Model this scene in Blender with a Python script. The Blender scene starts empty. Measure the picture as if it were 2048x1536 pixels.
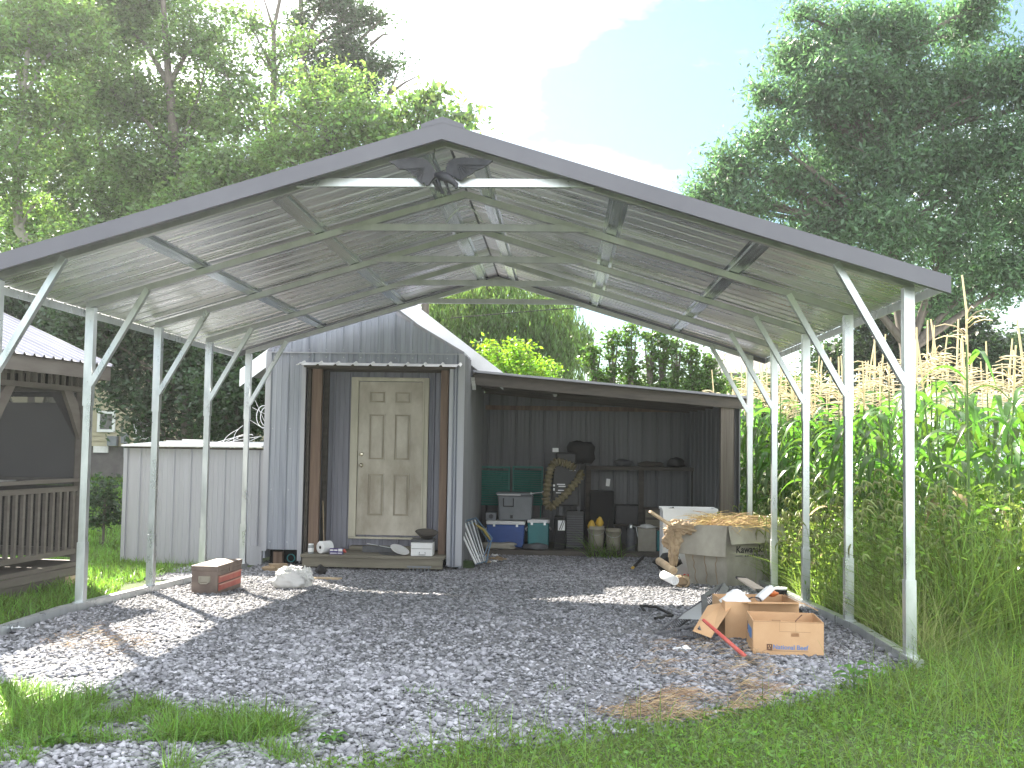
import bpy, math, random
import numpy as np
from mathutils import Vector, Matrix, noise
from mathutils.geometry import tessellate_polygon
random.seed(7)
HAZE = .0007
R = math.radians
S = bpy.context.scene
C = S.collection

# ------------------------------------------------------------------ camera
CF, YAW, PIT, ROL = 2119.5, -.0478, .0571, .0157      # focal length in px of the 2048 px wide photograph
CAM = np.array([0, 0, 1.437])
_cy, _sy, _cp, _sp = math.cos(YAW), math.sin(YAW), math.cos(PIT), math.sin(PIT)
FW = np.array([_sy*_cp, _cy*_cp, _sp]); _r = np.array([_cy, -_sy, 0]); _u = np.cross(_r, FW)
RT = math.cos(ROL)*_r + math.sin(ROL)*_u
UP = -math.sin(ROL)*_r + math.cos(ROL)*_u
cd = bpy.data.cameras.new('camera'); cam = bpy.data.objects.new('camera', cd); C.objects.link(cam)
cd.sensor_width = 36; cd.lens = CF/2048*36; cd.clip_start = .05; cd.clip_end = 2000
m = Matrix.Identity(4)
for i in range(3):
    m[i][0] = RT[i]; m[i][1] = UP[i]; m[i][2] = -FW[i]; m[i][3] = CAM[i]
cam.matrix_world = m
S.camera = cam
# ------------------------------------------------------------------ light
SUN = Vector((-1.64, 2.52, 2.53)).normalized()
w = bpy.data.worlds.new('World'); S.world = w; w.use_nodes = True
nt = w.node_tree; N = nt.nodes; N.clear()
out = N.new('ShaderNodeOutputWorld'); bg = N.new('ShaderNodeBackground'); sky = N.new('ShaderNodeTexSky')
sky.sky_type = 'NISHITA'; sky.sun_disc = False
sky.sun_elevation = math.asin(SUN.z); sky.sun_rotation = math.atan2(SUN.x, SUN.y)
sky.air_density = 1.0; sky.dust_density = .6
tc = N.new('ShaderNodeTexCoord'); mp = N.new('ShaderNodeMapping'); mp.inputs['Scale'].default_value = (1, 1, 2.2)
mp.inputs['Location'].default_value = (5.3, 1.1, 2.7)
ns = N.new('ShaderNodeTexNoise'); ns.inputs['Scale'].default_value = 2.2; ns.inputs['Detail'].default_value = 7; ns.inputs['Roughness'].default_value = .55
cr = N.new('ShaderNodeValToRGB'); cr.color_ramp.elements[0].position = .39; cr.color_ramp.elements[1].position = .58
mx = N.new('ShaderNodeMix'); mx.data_type = 'RGBA'
mx.inputs[7].default_value = (12, 12.2, 12.5, 1)
nt.links.new(tc.outputs['Generated'], mp.inputs[0]); nt.links.new(mp.outputs[0], ns.inputs['Vector'])
nt.links.new(ns.outputs['Fac'], cr.inputs[0]); nt.links.new(cr.outputs[0], mx.inputs[0])
ml = N.new('ShaderNodeMix'); ml.data_type = 'RGBA'; ml.blend_type = 'MULTIPLY'; ml.inputs[0].default_value = 1; ml.inputs[7].default_value = (.52, .60, .58, 1)
nt.links.new(sky.outputs[0], ml.inputs[6]); nt.links.new(ml.outputs[2], mx.inputs[6]); nt.links.new(mx.outputs[2], bg.inputs[0])
bg.inputs[1].default_value = .075
nt.links.new(bg.outputs[0], out.inputs[0])
ld = bpy.data.lights.new('sun', 'SUN'); ld.energy = 5.0; ld.angle = R(.6); ld.color = (1, .91, .78)
lo = bpy.data.objects.new('sun', ld); C.objects.link(lo); lo.rotation_euler = SUN.to_track_quat('Z', 'Y').to_euler()
S.view_settings.view_transform = 'Standard'; S.view_settings.look = 'None'
S.view_settings.exposure = 2.25; S.view_settings.gamma = 1
S.cycles.max_bounces = 8; S.cycles.diffuse_bounces = 4; S.cycles.transparent_max_bounces = 16
S.cycles.use_denoising = True

# ------------------------------------------------------------------ helpers
def at(px, py, Y):                       # photograph pixel -> world point on the plane y = Y
    d = FW + RT*((px-1024)/CF) + UP*((768-py)/CF)
    return CAM + d*(Y/d[1])
def hgt(y):                              # the ground: level, a slight dip at the shed, a rise behind
    if y < 8.5: return 0.
    if y < 11: return -.1*(y-8.5)/2.5
    if y < 13.6: return -.1-.1*(y-11)/2.6
    if y < 19: return -.2
    if y < 29: return -.2+(y-19)*.085
    return .65
HY = np.array([-50, 8.5, 11, 13.6, 19, 29, 400]); HZ = np.array([0, 0, -.1, -.2, -.2, .65, .65])
def gnd(px, py):
    d = FW + RT*((px-1024)/CF) + UP*((768-py)/CF)
    t = np.linspace(1, 60, 20000); p = CAM + d*t[:, None]
    i = np.argmax(p[:, 2] < np.interp(p[:, 1], HY, HZ)); return p[i]

def tag(o, label=None, cat=None, group=None, kind=None):
    if label: o['label'] = label
    if cat: o['category'] = cat
    if group: o['group'] = group
    if kind: o['kind'] = kind
    return o
WORLD = {}
def thing(name, label, cat, loc=(0, 0, 0), group=None):
    o = bpy.data.objects.new(name, None); C.objects.link(o); o.location = loc; o.empty_display_size = .1
    WORLD[o.name] = Vector(loc)
    return tag(o, label, cat, group)
def finish(name, me, mats, parent):
    o = bpy.data.objects.new(name, me); C.objects.link(o)
    for mt in (mats if isinstance(mats, (list, tuple)) else [mats]): me.materials.append(mt)
    if parent is not None:
        o.parent = parent; WORLD[o.name] = WORLD[parent.name]
    else: WORLD[o.name] = Vector((0, 0, 0))
    return o
class MB:
    def __init__(s): s.v = []; s.f = []; s.m = []; s.s = []; s.mi = 0
    def add(s, vs, fs, smooth=False):
        b = len(s.v); s.v += [tuple(p) for p in vs]
        for f in fs: s.f.append([b+i for i in f]); s.m.append(s.mi); s.s.append(smooth)
        return s
    def box(s, c, d, rz=0, rot=None, taper=1):
        M = rot if rot is not None else Matrix.Rotation(rz, 3, 'Z')
        vs = []
        for z in (-1, 1):
            k = 1 if z > 0 else taper
            for x, y in ((-1, -1), (1, -1), (1, 1), (-1, 1)):
                vs.append(Vector(c)+M@Vector((x*d[0]/2*k, y*d[1]/2*k, z*d[2]/2)))
        return s.add(vs, [(3, 2, 1, 0), (4, 5, 6, 7), (0, 1, 5, 4), (1, 2, 6, 5), (2, 3, 7, 6), (3, 0, 4, 7)])
    def bb(s, x0, x1, y0, y1, z0, z1): return s.box(((x0+x1)/2, (y0+y1)/2, (z0+z1)/2), (abs(x1-x0), abs(y1-y0), abs(z1-z0)))
    def beam(s, a, b, w, h, up=(0, 0, 1)):
        a = Vector(a); b = Vector(b); d = (b-a).normalized(); u = Vector(up)
        sd = d.cross(u).normalized(); u = sd.cross(d).normalized()
        vs = [p+sd*(i*w/2)+u*(j*h/2) for p in (a, b) for i, j in ((-1, -1), (1, -1), (1, 1), (-1, 1))]
        return s.add(vs, [(0, 1, 2, 3), (7, 6, 5, 4), (0, 4, 5, 1), (1, 5, 6, 2), (2, 6, 7, 3), (3, 7, 4, 0)])
    def tube(s, pts, r, n=8, cap=True, smooth=True):
        pts = [Vector(p) for p in pts]; k = len(pts)
        rs = r if isinstance(r, (list, tuple)) else [r]*k
        vs = []; ref = Vector((0, 0, 1))
        if abs((pts[-1]-pts[0]).normalized().dot(ref)) > .9: ref = Vector((1, 0, 0))
        for i, p in enumerate(pts):
            d = (pts[min(i+1, k-1)]-pts[max(i-1, 0)])
            d = d.normalized() if d.length > 1e-9 else Vector((0, 0, 1))
            a = d.cross(ref)
            if a.length < 1e-4: a = d.cross(Vector((0, 1, 0)))
            a.normalize(); b = d.cross(a)
            for j in range(n):
                t = 2*math.pi*j/n; vs.append(p+(a*math.cos(t)+b*math.sin(t))*rs[i])
        fs = [(i*n+j, i*n+(j+1) % n, (i+1)*n+(j+1) % n, (i+1)*n+j) for i in range(k-1) for j in range(n)]
        s.add(vs, fs, smooth)
        if cap: s.add(vs[:n], [tuple(range(n))[::-1]]); s.add(vs[-n:], [tuple(range(n))])
        return s
    def lathe(s, prof, c, n=20, rot=None, smooth=True):
        M = rot if rot is not None else Matrix.Identity(3); c = Vector(c); vs = []
        for r, z in prof:
            for j in range(n):
                t = 2*math.pi*j/n; vs.append(c+M@Vector((r*math.cos(t), r*math.sin(t), z)))
        k = len(prof)
        return s.add(vs, [(i*n+j, i*n+(j+1) % n, (i+1)*n+(j+1) % n, (i+1)*n+j) for i in range(k-1) for j in range(n)], smooth)
    def prism(s, poly, ext):
        poly = [Vector(p) for p in poly]; e = Vector(ext); n = len(poly)
        return s.add(poly+[p+e for p in poly], [tuple(range(n))[::-1], tuple(range(n, 2*n))]+[(i, (i+1) % n, n+(i+1) % n, n+i) for i in range(n)])
    def blob(s, c, d, seed=0, amp=.15, n=12, k=8, fr=3.):
        rr = random.Random(seed); ph = [rr.uniform(0, 6) for _ in range(6)]; vs = []
        for i in range(k+1):
            a = math.pi*i/k
            for j in range(n):
                t = 2*math.pi*j/n
                q = Vector((math.sin(a)*math.cos(t), math.sin(a)*math.sin(t), math.cos(a)))
                g = 1+amp*(math.sin(fr*q.x*2+ph[0])+math.sin(fr*q.y*2.3+ph[1])+math.sin(fr*q.z*2.1+ph[2]))+amp*.6*rr.uniform(-1, 1)*(0 if i in (0, k) else 1)
                vs.append((c[0]+q.x*d[0]*g, c[1]+q.y*d[1]*g, c[2]+q.z*d[2]*g))
        return s.add(vs, [(i*n+j, i*n+(j+1) % n, (i+1)*n+(j+1) % n, (i+1)*n+j) for i in range(k) for j in range(n)], True)
    def build(s, name, mats, parent=None, bevel=0):
        me = bpy.data.meshes.new(name); off = WORLD[parent.name] if parent is not None else Vector((0, 0, 0))
        me.from_pydata([(a-off.x, b-off.y, c-off.z) for a, b, c in s.v], [], s.f)
        me.polygons.foreach_set('material_index', s.m); me.polygons.foreach_set('use_smooth', s.s); me.update()
        o = finish(name, me, mats, parent)
        if bevel:
            b = o.modifiers.new('bevel', 'BEVEL'); b.width = bevel; b.segments = 2; b.limit_method = 'ANGLE'
        return o
def npmesh(name, V, F, mats, parent=None, smooth=False, midx=None):   # V (n,3), F (m,k)
    me = bpy.data.meshes.new(name)
    V = np.asarray(V, float)
    if parent is not None: V = V-np.array(WORLD[parent.name])
    k = F.shape[1]
    me.vertices.add(len(V)); me.vertices.foreach_set('co', V.astype(np.float32).ravel())
    me.loops.add(F.size); me.loops.foreach_set('vertex_index', F.astype(np.int32).ravel())
    me.polygons.add(len(F)); me.polygons.foreach_set('loop_start', np.arange(0, F.size, k, dtype=np.int32))
    if smooth: me.polygons.foreach_set('use_smooth', np.ones(len(F), bool))
    if midx is not None: me.polygons.foreach_set('material_index', midx.astype(np.int32))
    me.update(calc_edges=True)
    return finish(name, me, mats, parent)

# ------------------------------------------------------------------ materials
def lk(nt, a, b): nt.links.new(a, b)
def mat(name, col, rough=.6, metal=0., col2=None, scale=(4, 4, 4), lo=.35, hi=.65, bump=0., bscale=None, spec=.5, rvar=0., detail=6, island=0., trans=0., tcol=None, alpha=None):
    m = bpy.data.materials.new(name); m.use_nodes = True; nt = m.node_tree; N = nt.nodes
    b = N['Principled BSDF']; b.inputs['Roughness'].default_value = rough; b.inputs['Metallic'].default_value = metal
    b.inputs['Specular IOR Level'].default_value = spec
    b.inputs['Base Color'].default_value = (*col, 1)
    src = None
    tc = N.new('ShaderNodeTexCoord')
    if col2 is not None or bump or rvar:
        mp = N.new('ShaderNodeMapping'); mp.inputs['Scale'].default_value = scale; lk(nt, tc.outputs['Object'], mp.inputs[0])
        no = N.new('ShaderNodeTexNoise'); no.inputs['Scale'].default_value = 1; no.inputs['Detail'].default_value = detail; no.inputs['Roughness'].default_value = .6
        lk(nt, mp.outputs[0], no.inputs['Vector'])
        cr = N.new('ShaderNodeValToRGB'); cr.color_ramp.elements[0].position = lo; cr.color_ramp.elements[1].position = hi
        cr.color_ramp.elements[0].color = (*col, 1); cr.color_ramp.elements[1].color = (*(col2 or col), 1)
        lk(nt, no.outputs['Fac'], cr.inputs[0]); src = cr.outputs[0]; lk(nt, src, b.inputs['Base Color'])
        if rvar:
            mr = N.new('ShaderNodeMapRange'); mr.inputs[1].default_value = .3; mr.inputs[2].default_value = .7
            mr.inputs[3].default_value = rough-rvar; mr.inputs[4].default_value = rough+rvar
            lk(nt, no.outputs['Fac'], mr.inputs[0]); lk(nt, mr.outputs[0], b.inputs['Roughness'])
        if bump:
            bn = no
            if bscale:
                mp2 = N.new('ShaderNodeMapping'); mp2.inputs['Scale'].default_value = bscale; lk(nt, tc.outputs['Object'], mp2.inputs[0])
                bn = N.new('ShaderNodeTexNoise'); bn.inputs['Scale'].default_value = 1; bn.inputs['Detail'].default_value = 5; lk(nt, mp2.outputs[0], bn.inputs['Vector'])
            bu = N.new('ShaderNodeBump'); bu.inputs['Strength'].default_value = bump; bu.inputs['Distance'].default_value = .02
            lk(nt, bn.outputs['Fac'], bu.inputs['Height']); lk(nt, bu.outputs[0], b.inputs['Normal'])
    if island:
        ge = N.new('ShaderNodeNewGeometry'); hs = N.new('ShaderNodeHueSaturation')
        mr = N.new('ShaderNodeMapRange'); mr.inputs[3].default_value = 1-island; mr.inputs[4].default_value = 1+island
        lk(nt, ge.outputs['Random Per Island'], mr.inputs[0]); lk(nt, mr.outputs[0], hs.inputs['Value'])
        mh = N.new('ShaderNodeMapRange'); mh.inputs[3].default_value = .5-.035*min(1, island*2); mh.inputs[4].default_value = .5+.02
        lk(nt, ge.outputs['Random Per Island'], mh.inputs[0]); lk(nt, mh.outputs[0], hs.inputs['Hue'])
        if src: lk(nt, src, hs.inputs['Color'])
        else: hs.inputs['Color'].default_value = (*col, 1)
        src = hs.outputs[0]; lk(nt, src, b.inputs['Base Color'])
    o = N['Material Output']
    if trans:
        t = N.new('ShaderNodeBsdfTranslucent'); mi = N.new('ShaderNodeMixShader'); mi.inputs[0].default_value = trans
        t.inputs[0].default_value = (*(tcol or col), 1)
        if src:
            mc = N.new('ShaderNodeMix'); mc.data_type = 'RGBA'; mc.blend_type = 'MULTIPLY'; mc.inputs[0].default_value = 1
            k = tcol or (1, 1, 1); mc.inputs[7].default_value = (*k, 1); lk(nt, src, mc.inputs[6]); lk(nt, mc.outputs[2], t.inputs[0])
        lk(nt, b.outputs[0], mi.inputs[1]); lk(nt, t.outputs[0], mi.inputs[2]); lk(nt, mi.outputs[0], o.inputs[0])
    if alpha is not None:
        t = N.new('ShaderNodeBsdfTransparent'); mi = N.new('ShaderNodeMixShader'); mi.inputs[0].default_value = alpha
        lk(nt, t.outputs[0], mi.inputs[1]); lk(nt, b.outputs[0], mi.inputs[2]); lk(nt, mi.outputs[0], o.inputs[0])
    return m
G = {}
G['galv'] = mat('galvanised_steel', (.48, .51, .53), .33, .75, (.70, .73, .74), (9, 9, 3), .3, .7, rvar=.1, bump=.05)
G['galvshade'] = mat('shaded_galvanised_steel', (.38, .38, .405), .38, .75, (.52, .52, .55), (7, 7, 3), .3, .7, rvar=.08, bump=.04)  # same galvanised steel, darkened to paint in the shade under the roof
G['hat'] = mat('bright_channel', (.42, .46, .50), .22, .9, (.80, .84, .88), (40, 1.2, 40), .3, .7, rvar=.08)
G['under'] = mat('roof_underside', (.74, .74, .76), .30, .85, (.88, .87, .88), (.7, 9, .7), .3, .7, rvar=.1, bump=.06)
G['trim'] = mat('grey_trim', (.105, .102, .126), .42, 0, (.135, .132, .158), (1.5, 1.5, 1.5), .3, .7)
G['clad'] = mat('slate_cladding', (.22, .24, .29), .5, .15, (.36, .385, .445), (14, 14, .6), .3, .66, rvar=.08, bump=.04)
G['clad2'] = mat('pale_cladding', (.36, .37, .41), .5, .2, (.42, .43, .47), (10, 10, .7), .3, .7, rvar=.08, bump=.04)
G['cladin'] = mat('recess_cladding', (.20, .20, .24), .5, .2, (.27, .28, .33), (14, 14, .9), .3, .7)
G['claddark'] = mat('old_shaded_cladding', (.14, .145, .155), .6, .1, (.20, .205, .215), (9, 9, .6), .3, .7)  # lean-to walls; its dark tone also paints shade on the shed side
G['door'] = mat('stained_door_paint', (.34, .305, .24), .55, 0, (.56, .53, .46), (2.6, 2.6, 1.3), .35, .62, bump=.03)
G['doorf'] = mat('door_frame_paint', (.47, .45, .36), .6, 0, (.62, .59, .49), (8, 8, 1.5), .3, .7)
G['doorgr'] = mat('grimy_groove', (.27, .24, .18), .8, 0, (.38, .35, .28), (6, 6, 3))
G['brass'] = mat('tarnished_knob', (.7, .66, .55), .25, 1.)
G['woodr'] = mat('reddish_timber', (.12, .08, .06), .75, 0, (.23, .16, .12), (22, 22, 1.2), .3, .7, bump=.15)
G['woodg'] = mat('weathered_timber', (.13, .12, .095), .85, 0, (.26, .24, .19), (1.2, 18, 18), .3, .7, bump=.2)
G['woodd'] = mat('dark_timber', (.06, .055, .05), .85, 0, (.12, .105, .09), (2, 14, 14), .3, .7, bump=.2)
G['woodv'] = mat('grooved_post_timber', (.09, .075, .06), .85, 0, (.17, .15, .13), (40, 40, .8), .35, .65, bump=.3)
G['gaz'] = mat('grey_brown_stain', (.105, .09, .08), .65, 0, (.15, .135, .12), (14, 3, 14), .3, .7, bump=.1)
G['gazroof'] = mat('gazebo_roof_metal', (.22, .22, .26), .35, .4, (.34, .34, .38), (2, 2, 2), .3, .7, rvar=.06)
G['white'] = mat('aged_white_paint', (.55, .55, .53), .6, 0, (.78, .78, .77), (5, 5, 2), .3, .62, bump=.05)
G['whitep'] = mat('white_plastic', (.80, .81, .82), .35, 0, (.74, .75, .76), (6, 6, 6))
G['blue'] = mat('blue_plastic', (.022, .085, .33), .35, 0, (.018, .07, .27), (5, 5, 5))
G['teal'] = mat('teal_plastic', (.02, .22, .24), .4, 0, (.02, .18, .2), (5, 5, 5))
G['greyp'] = mat('grey_plastic', (.16, .175, .195), .45, 0, (.20, .215, .235), (5, 5, 5))
G['black'] = mat('black_plastic', (.018, .019, .021), .5, 0, (.03, .03, .032), (6, 6, 6))
G['rubber'] = mat('dull_black', (.012, .012, .013), .85)
G['dgrey'] = mat('dark_grey_metal', (.07, .075, .085), .55, .2, (.11, .115, .125), (8, 8, 8))
G['tealw'] = mat('teal_webbing', (.02, .16, .13), .5, 0, (.03, .23, .19), (2, 2, 40))
G['cardb'] = mat('cardboard', (.50, .30, .155), .8, 0, (.58, .37, .205), (5, 5, 5), .3, .7, bump=.05)
G['cardg'] = mat('weathered_cardboard', (.25, .235, .20), .85, 0, (.39, .37, .32), (5, 5, 3), .3, .7, bump=.12)
G['edge'] = mat('card_edge', (.30, .18, .09), .9)
G['ink'] = mat('black_ink', (.02, .02, .022), .8)
G['inkb'] = mat('blue_ink', (.10, .22, .46), .8)
G['inkbr'] = mat('brown_ink', (.13, .065, .04), .8)
G['toolb'] = mat('brown_tool_box_paint', (.12, .09, .075), .5, .1, (.20, .155, .13), (7, 7, 7), .35, .7, bump=.04)
G['red'] = mat('faded_red_paint', (.33, .05, .035), .45, 0, (.42, .10, .07), (9, 9, 9))
G['redl'] = mat('worn_drawer_rail', (.5, .27, .22), .5, .1)
G['redh'] = mat('red_handle_paint', (.42, .06, .055), .35, 0, (.55, .14, .11), (9, 9, 9))
G['redb'] = mat('bright_red', (.62, .02, .02), .4)
G['dist'] = mat('distressed_black', (.06, .06, .066), .5, 0, (.10, .10, .11), (9, 9, 9))
G['bag'] = mat('thin_white_plastic_film', (.82, .82, .82), .35, 0, (.70, .71, .70), (5, 5, 5), trans=.35, tcol=(.9, .9, .88), bump=.25, bscale=(18, 18, 18))
G['leather'] = mat('tan_crumpled_paper', (.24, .17, .10), .85, 0, (.42, .32, .21), (8, 8, 8), .3, .7, bump=.4)
G['straw'] = mat('dry_straw', (.42, .29, .12), .8, island=.3)
G['strawd'] = mat('dead_grass', (.30, .21, .12), .85, island=.35)
G['stick'] = mat('pale_bare_wood', (.45, .34, .22), .8, 0, (.6, .48, .33), (3, 20, 20))
G['yellow'] = mat('yellow_plastic', (.62, .40, .05), .5)
G['beige'] = mat('beige_bucket_plastic', (.30, .28, .22), .6, 0, (.38, .355, .29), (5, 5, 5))
G['purple'] = mat('purple_carton', (.06, .04, .18), .5)
G['glassy'] = mat('jar_glass', (.25, .27, .27), .15)
G['mirror'] = mat('window_glass', (.03, .035, .04), .08, 0, spec=.8)
G['screen'] = mat('insect_screen', (.06, .06, .065), .9, alpha=.45)
G['panel'] = mat('grey_canvas_panel', (.29, .285, .295), .85, 0, (.34, .335, .345), (2, 2, 2))
G['siding'] = mat('cream_siding', (.42, .38, .27), .7, 0, (.46, .42, .30), (2, 2, 2))
G['found'] = mat('foundation_block', (.11, .10, .10), .9, 0, (.15, .14, .135), (4, 4, 4))
G['shingle'] = mat('grey_shingle', (.13, .125, .12), .9, 0, (.19, .18, .17), (5, 5, 5))
G['palegr'] = mat('pale_mint_wall', (.55, .66, .62), .6, 0, (.6, .7, .66), (1, 1, 1))
G['tan'] = mat('tan_corrugated_hose', (.24, .21, .12), .6, 0, (.17, .14, .08), (9, 9, 9))
G['eagle'] = mat('dark_cast_metal', (.022, .023, .028), .5, .2, (.04, .041, .05), (20, 20, 20), bump=.2)
G['stone'] = mat('crushed_stone', (.12, .122, .138), .8, 0, (.32, .326, .35), (9, 9, 9), .3, .7, island=.62)
G['bark'] = mat('bark', (.08, .068, .055), .9, 0, (.16, .14, .12), (14, 14, 2.5), .3, .7, bump=.5)
G['barkp'] = mat('pale_bark', (.20, .18, .15), .9, 0, (.30, .28, .25), (10, 10, 2.5), .3, .7, bump=.4)
def leaf(name, c, tr=.5, isl=.55, k=(1.8, 2.1, .9), rough=.38): return mat(name, c, rough, island=isl, trans=tr, tcol=k, spec=.4)
G['lf_wood'] = leaf('woodland_leaf', (.10, .155, .07))
G['lf_pale'] = leaf('light_green_leaf', (.12, .185, .075), .5)  # foliage of the lighter green trees
G['lf_dark'] = leaf('dark_leaf', (.042, .072, .042), .35)
G['lf_locust'] = leaf('locust_leaf', (.085, .14, .09), .5, k=(1.6, 2.1, 1.1))
G['lf_willow'] = leaf('willow_leaf', (.115, .17, .075), .45)
G['lf_lime'] = leaf('lime_leaf', (.16, .26, .035), .5)
G['lf_shrub'] = leaf('shrub_leaf', (.07, .12, .04), .45)
G['lf_corn'] = leaf('corn_leaf', (.07, .135, .035), .5, .4, rough=.27)
G['corn_stalk'] = leaf('corn_stalk', (.12, .19, .06), .2, .2)
G['tassel'] = mat('corn_tassel', (.70, .64, .46), .8, island=.25, trans=.3, tcol=(1.2, 1.1, .9))
G['grass'] = leaf('grass_blade', (.12, .20, .055), .5, .6)
G['weed'] = leaf('weed_blade', (.14, .19, .07), .6, .55)
G['foxtail'] = leaf('foxtail_bristle', (.30, .34, .14), .5, .25, k=(1.2, 1.2, .9))
G['lf_broad'] = leaf('broad_leaf', (.10, .22, .045), .5, .15)
G['moss'] = mat('moss_clump', (.03, .05, .02), .95, 0, (.05, .08, .03), (30, 30, 30), bump=.5)
# ground materials
def soil(name, c1, c2, c3, s=3.):
    m = mat(name, c1, .95, 0, c2, (s, s, s), .35, .62, bump=.6, bscale=(40, 40, 40)); nt = m.node_tree; N = nt.nodes
    tc = N.new('ShaderNodeTexCoord'); vo = N.new('ShaderNodeTexNoise'); vo.inputs['Scale'].default_value = 55; vo.inputs['Detail'].default_value = 3
    lk(nt, tc.outputs['Object'], vo.inputs['Vector'])
    r2 = N.new('ShaderNodeValToRGB'); r2.color_ramp.elements[0].position = .45; r2.color_ramp.elements[1].position = .6
    lk(nt, vo.outputs['Fac'], r2.inputs[0])
    mi = N.new('ShaderNodeMix'); mi.data_type = 'RGBA'; b = N['Principled BSDF']
    src = b.inputs['Base Color'].links[0].from_socket
    lk(nt, r2.outputs[0], mi.inputs[0]); lk(nt, src, mi.inputs[6]); mi.inputs[7].default_value = (*c3, 1); lk(nt, mi.outputs[2], b.inputs['Base Color'])
    return m
G['lawn'] = soil('lawn_soil', (.05, .085, .02), (.085, .13, .03), (.05, .07, .02))
G['gravel'] = soil('gravel_bed', (.09, .09, .095), (.15, .15, .16), (.20, .205, .215))

# ------------------------------------------------------------------ ground
def terrain(name, xs, ys, dz, mt):
    V = [(x, y, hgt(y)+dz) for y in ys for x in xs]; n = len(xs)
    F = [(j*n+i, j*n+i+1, (j+1)*n+i+1, (j+1)*n+i) for j in range(len(ys)-1) for i in range(n-1)]
    o = npmesh(name, V, np.array(F), mt); o['kind'] = 'structure'; return o
terrain('lawn', [-120, -30, 0, 30, 120], [-30, 3, 8.5, 11, 13.6, 19, 29, 300], 0, G['lawn'])
terrain('gravel_drive', [-4.0, -2, 0, 2.42], [2.5, 8.5, 11, 13.6, 17.5], .004, G['gravel'])

rng = np.random.default_rng(3)
def vnoise(x, y, s, seed=0):     # cheap value noise in numpy
    r = np.random.default_rng(seed).random((64, 64)); u = x*s; v = y*s
    i = np.floor(u).astype(int); j = np.floor(v).astype(int); fu = u-i; fv = v-j
    fu = fu*fu*(3-2*fu); fv = fv*fv*(3-2*fv)
    a = r[i % 64, j % 64]; b = r[(i+1) % 64, j % 64]; c = r[i % 64, (j+1) % 64]; d = r[(i+1) % 64, (j+1) % 64]
    return (a*(1-fu)+b*fu)*(1-fv)+(c*(1-fu)+d*fu)*fv
def inpoly(x, y, poly):
    c = np.zeros(len(x), bool); n = len(poly)
    for i in range(n):
        x0, y0 = poly[i]; x1, y1 = poly[(i+1) % n]
        if y0 == y1: continue
        c ^= ((y0 > y) != (y1 > y)) & (x < (x1-x0)*(y-y0)/(y1-y0)+x0)
    return c
def gp(*pts): return [tuple(gnd(*p)[:2]) for p in pts]

GR_A = gp((640, 1536), (760, 1512), (900, 1492), (1150, 1470), (1300, 1450), (1440, 1418), (1640, 1392), (1760, 1345), (1830, 1325))+[(2.5, 8.2), (5.5, 10.5), (7, 10), (7, 2.6), (-.8, 2.6)]
GR_B = gp((-200, 1372), (60, 1380), (200, 1402), (330, 1412), (360, 1436), (450, 1448), (560, 1448), (600, 1470), (480, 1492), (330, 1488), (200, 1488), (60, 1504), (-200, 1484))
GR_C = gp((330, 1520), (430, 1492), (560, 1498), (640, 1530), (650, 1640), (320, 1640))
GR_D = gp((-100, 1512), (90, 1506), (70, 1536), (-100, 1536))
GR_A_IN = [(px_*.97+.05, py_-.10) for px_, py_ in GR_A]
_p = [(px_*.96+.07, py_-.16) for px_, py_ in GR_A]
b = MB(); b.add([(px_, py_, .009) for px_, py_ in _p], [tuple(range(len(_p)))]); b.build('lawn_edge', G['lawn'])['kind'] = 'structure'
# stones
def stones(name, n, xr, yr, smin, smax, seed):
    r = np.random.default_rng(seed)
    y = yr[0]+(yr[1]-yr[0])*r.random(n); x = xr[0]+(xr[1]-xr[0])*r.random(n)
    keep = ~inpoly(x, y, GR_A_IN) & ~(inpoly(x, y, GR_B) & (r.random(n) < .55)) & ((vnoise(x, y, .8, 31)*.6+vnoise(x, y, 3.1, 32)*.4 > .36) | (r.random(n) < .45))
    x = x[keep]; y = y[keep]; n = len(x)
    s = (smin+(smax-smin)*r.random(n)**2.2)*(.7+.6*vnoise(x, y, 1.7, 33))
    base = np.array([(-1, -1, -.6), (1, -1, -.6), (1, 1, -.6), (-1, 1, -.6), (-.7, -.7, .7), (.75, -.6, .6), (.6, .75, .7), (-.7, .6, .55)])
    V = base[None]*(1+.35*(r.random((n, 8, 3))-.5))
    V = V*(np.stack([np.ones(n), .55+.4*r.random(n), .35+.3*r.random(n)], 1)[:, None, :])*(s/2)[:, None, None]
    a = r.random(n)*6.28; t = (r.random(n)-.5)*1.1; q = (r.random(n)-.5)*.9
    def rot(V, ax, an):
        c, sn = np.cos(an)[:, None], np.sin(an)[:, None]; i, j = [(1, 2), (0, 2), (0, 1)][ax]
        o = V.copy(); o[..., i] = V[..., i]*c-V[..., j]*sn; o[..., j] = V[..., i]*sn+V[..., j]*c; return o
    V = rot(rot(rot(V, 0, t), 1, q), 2, a)
    z = np.interp(y, HY, HZ)+s*.12+r.random(n)*.012
    V += np.stack([x, y, z], 1)[:, None, :]
    f = np.array([(3, 2, 1, 0), (4, 5, 6, 7), (0, 1, 5, 4), (1, 2, 6, 5), (2, 3, 7, 6), (3, 0, 4, 7)])
    F = (f[None]+8*np.arange(n)[:, None, None]).reshape(-1, 4)
    return tag(npmesh(name, V.reshape(-1, 3), F, G['stone']), 'loose grey crushed stone spread over the drive', 'gravel', kind='stuff')
stones('loose_gravel', 85000, (-3.98, 2.5), (3.6, 8.2), .014, .048, 5)
stones('loose_gravel', 75000, (-3.98, 2.4), (8.2, 16.4), .020, .040, 6)
stones('loose_gravel', 3500, (-4.75, -4.09), (11.6, 13.9), .022, .048, 9)['label'] = 'strip of crushed stone between the left base rail and the enclosure'
st = bpy.data.objects['loose_gravel.001']; st['label'] = 'finer grey crushed stone further back near the shed'

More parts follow.
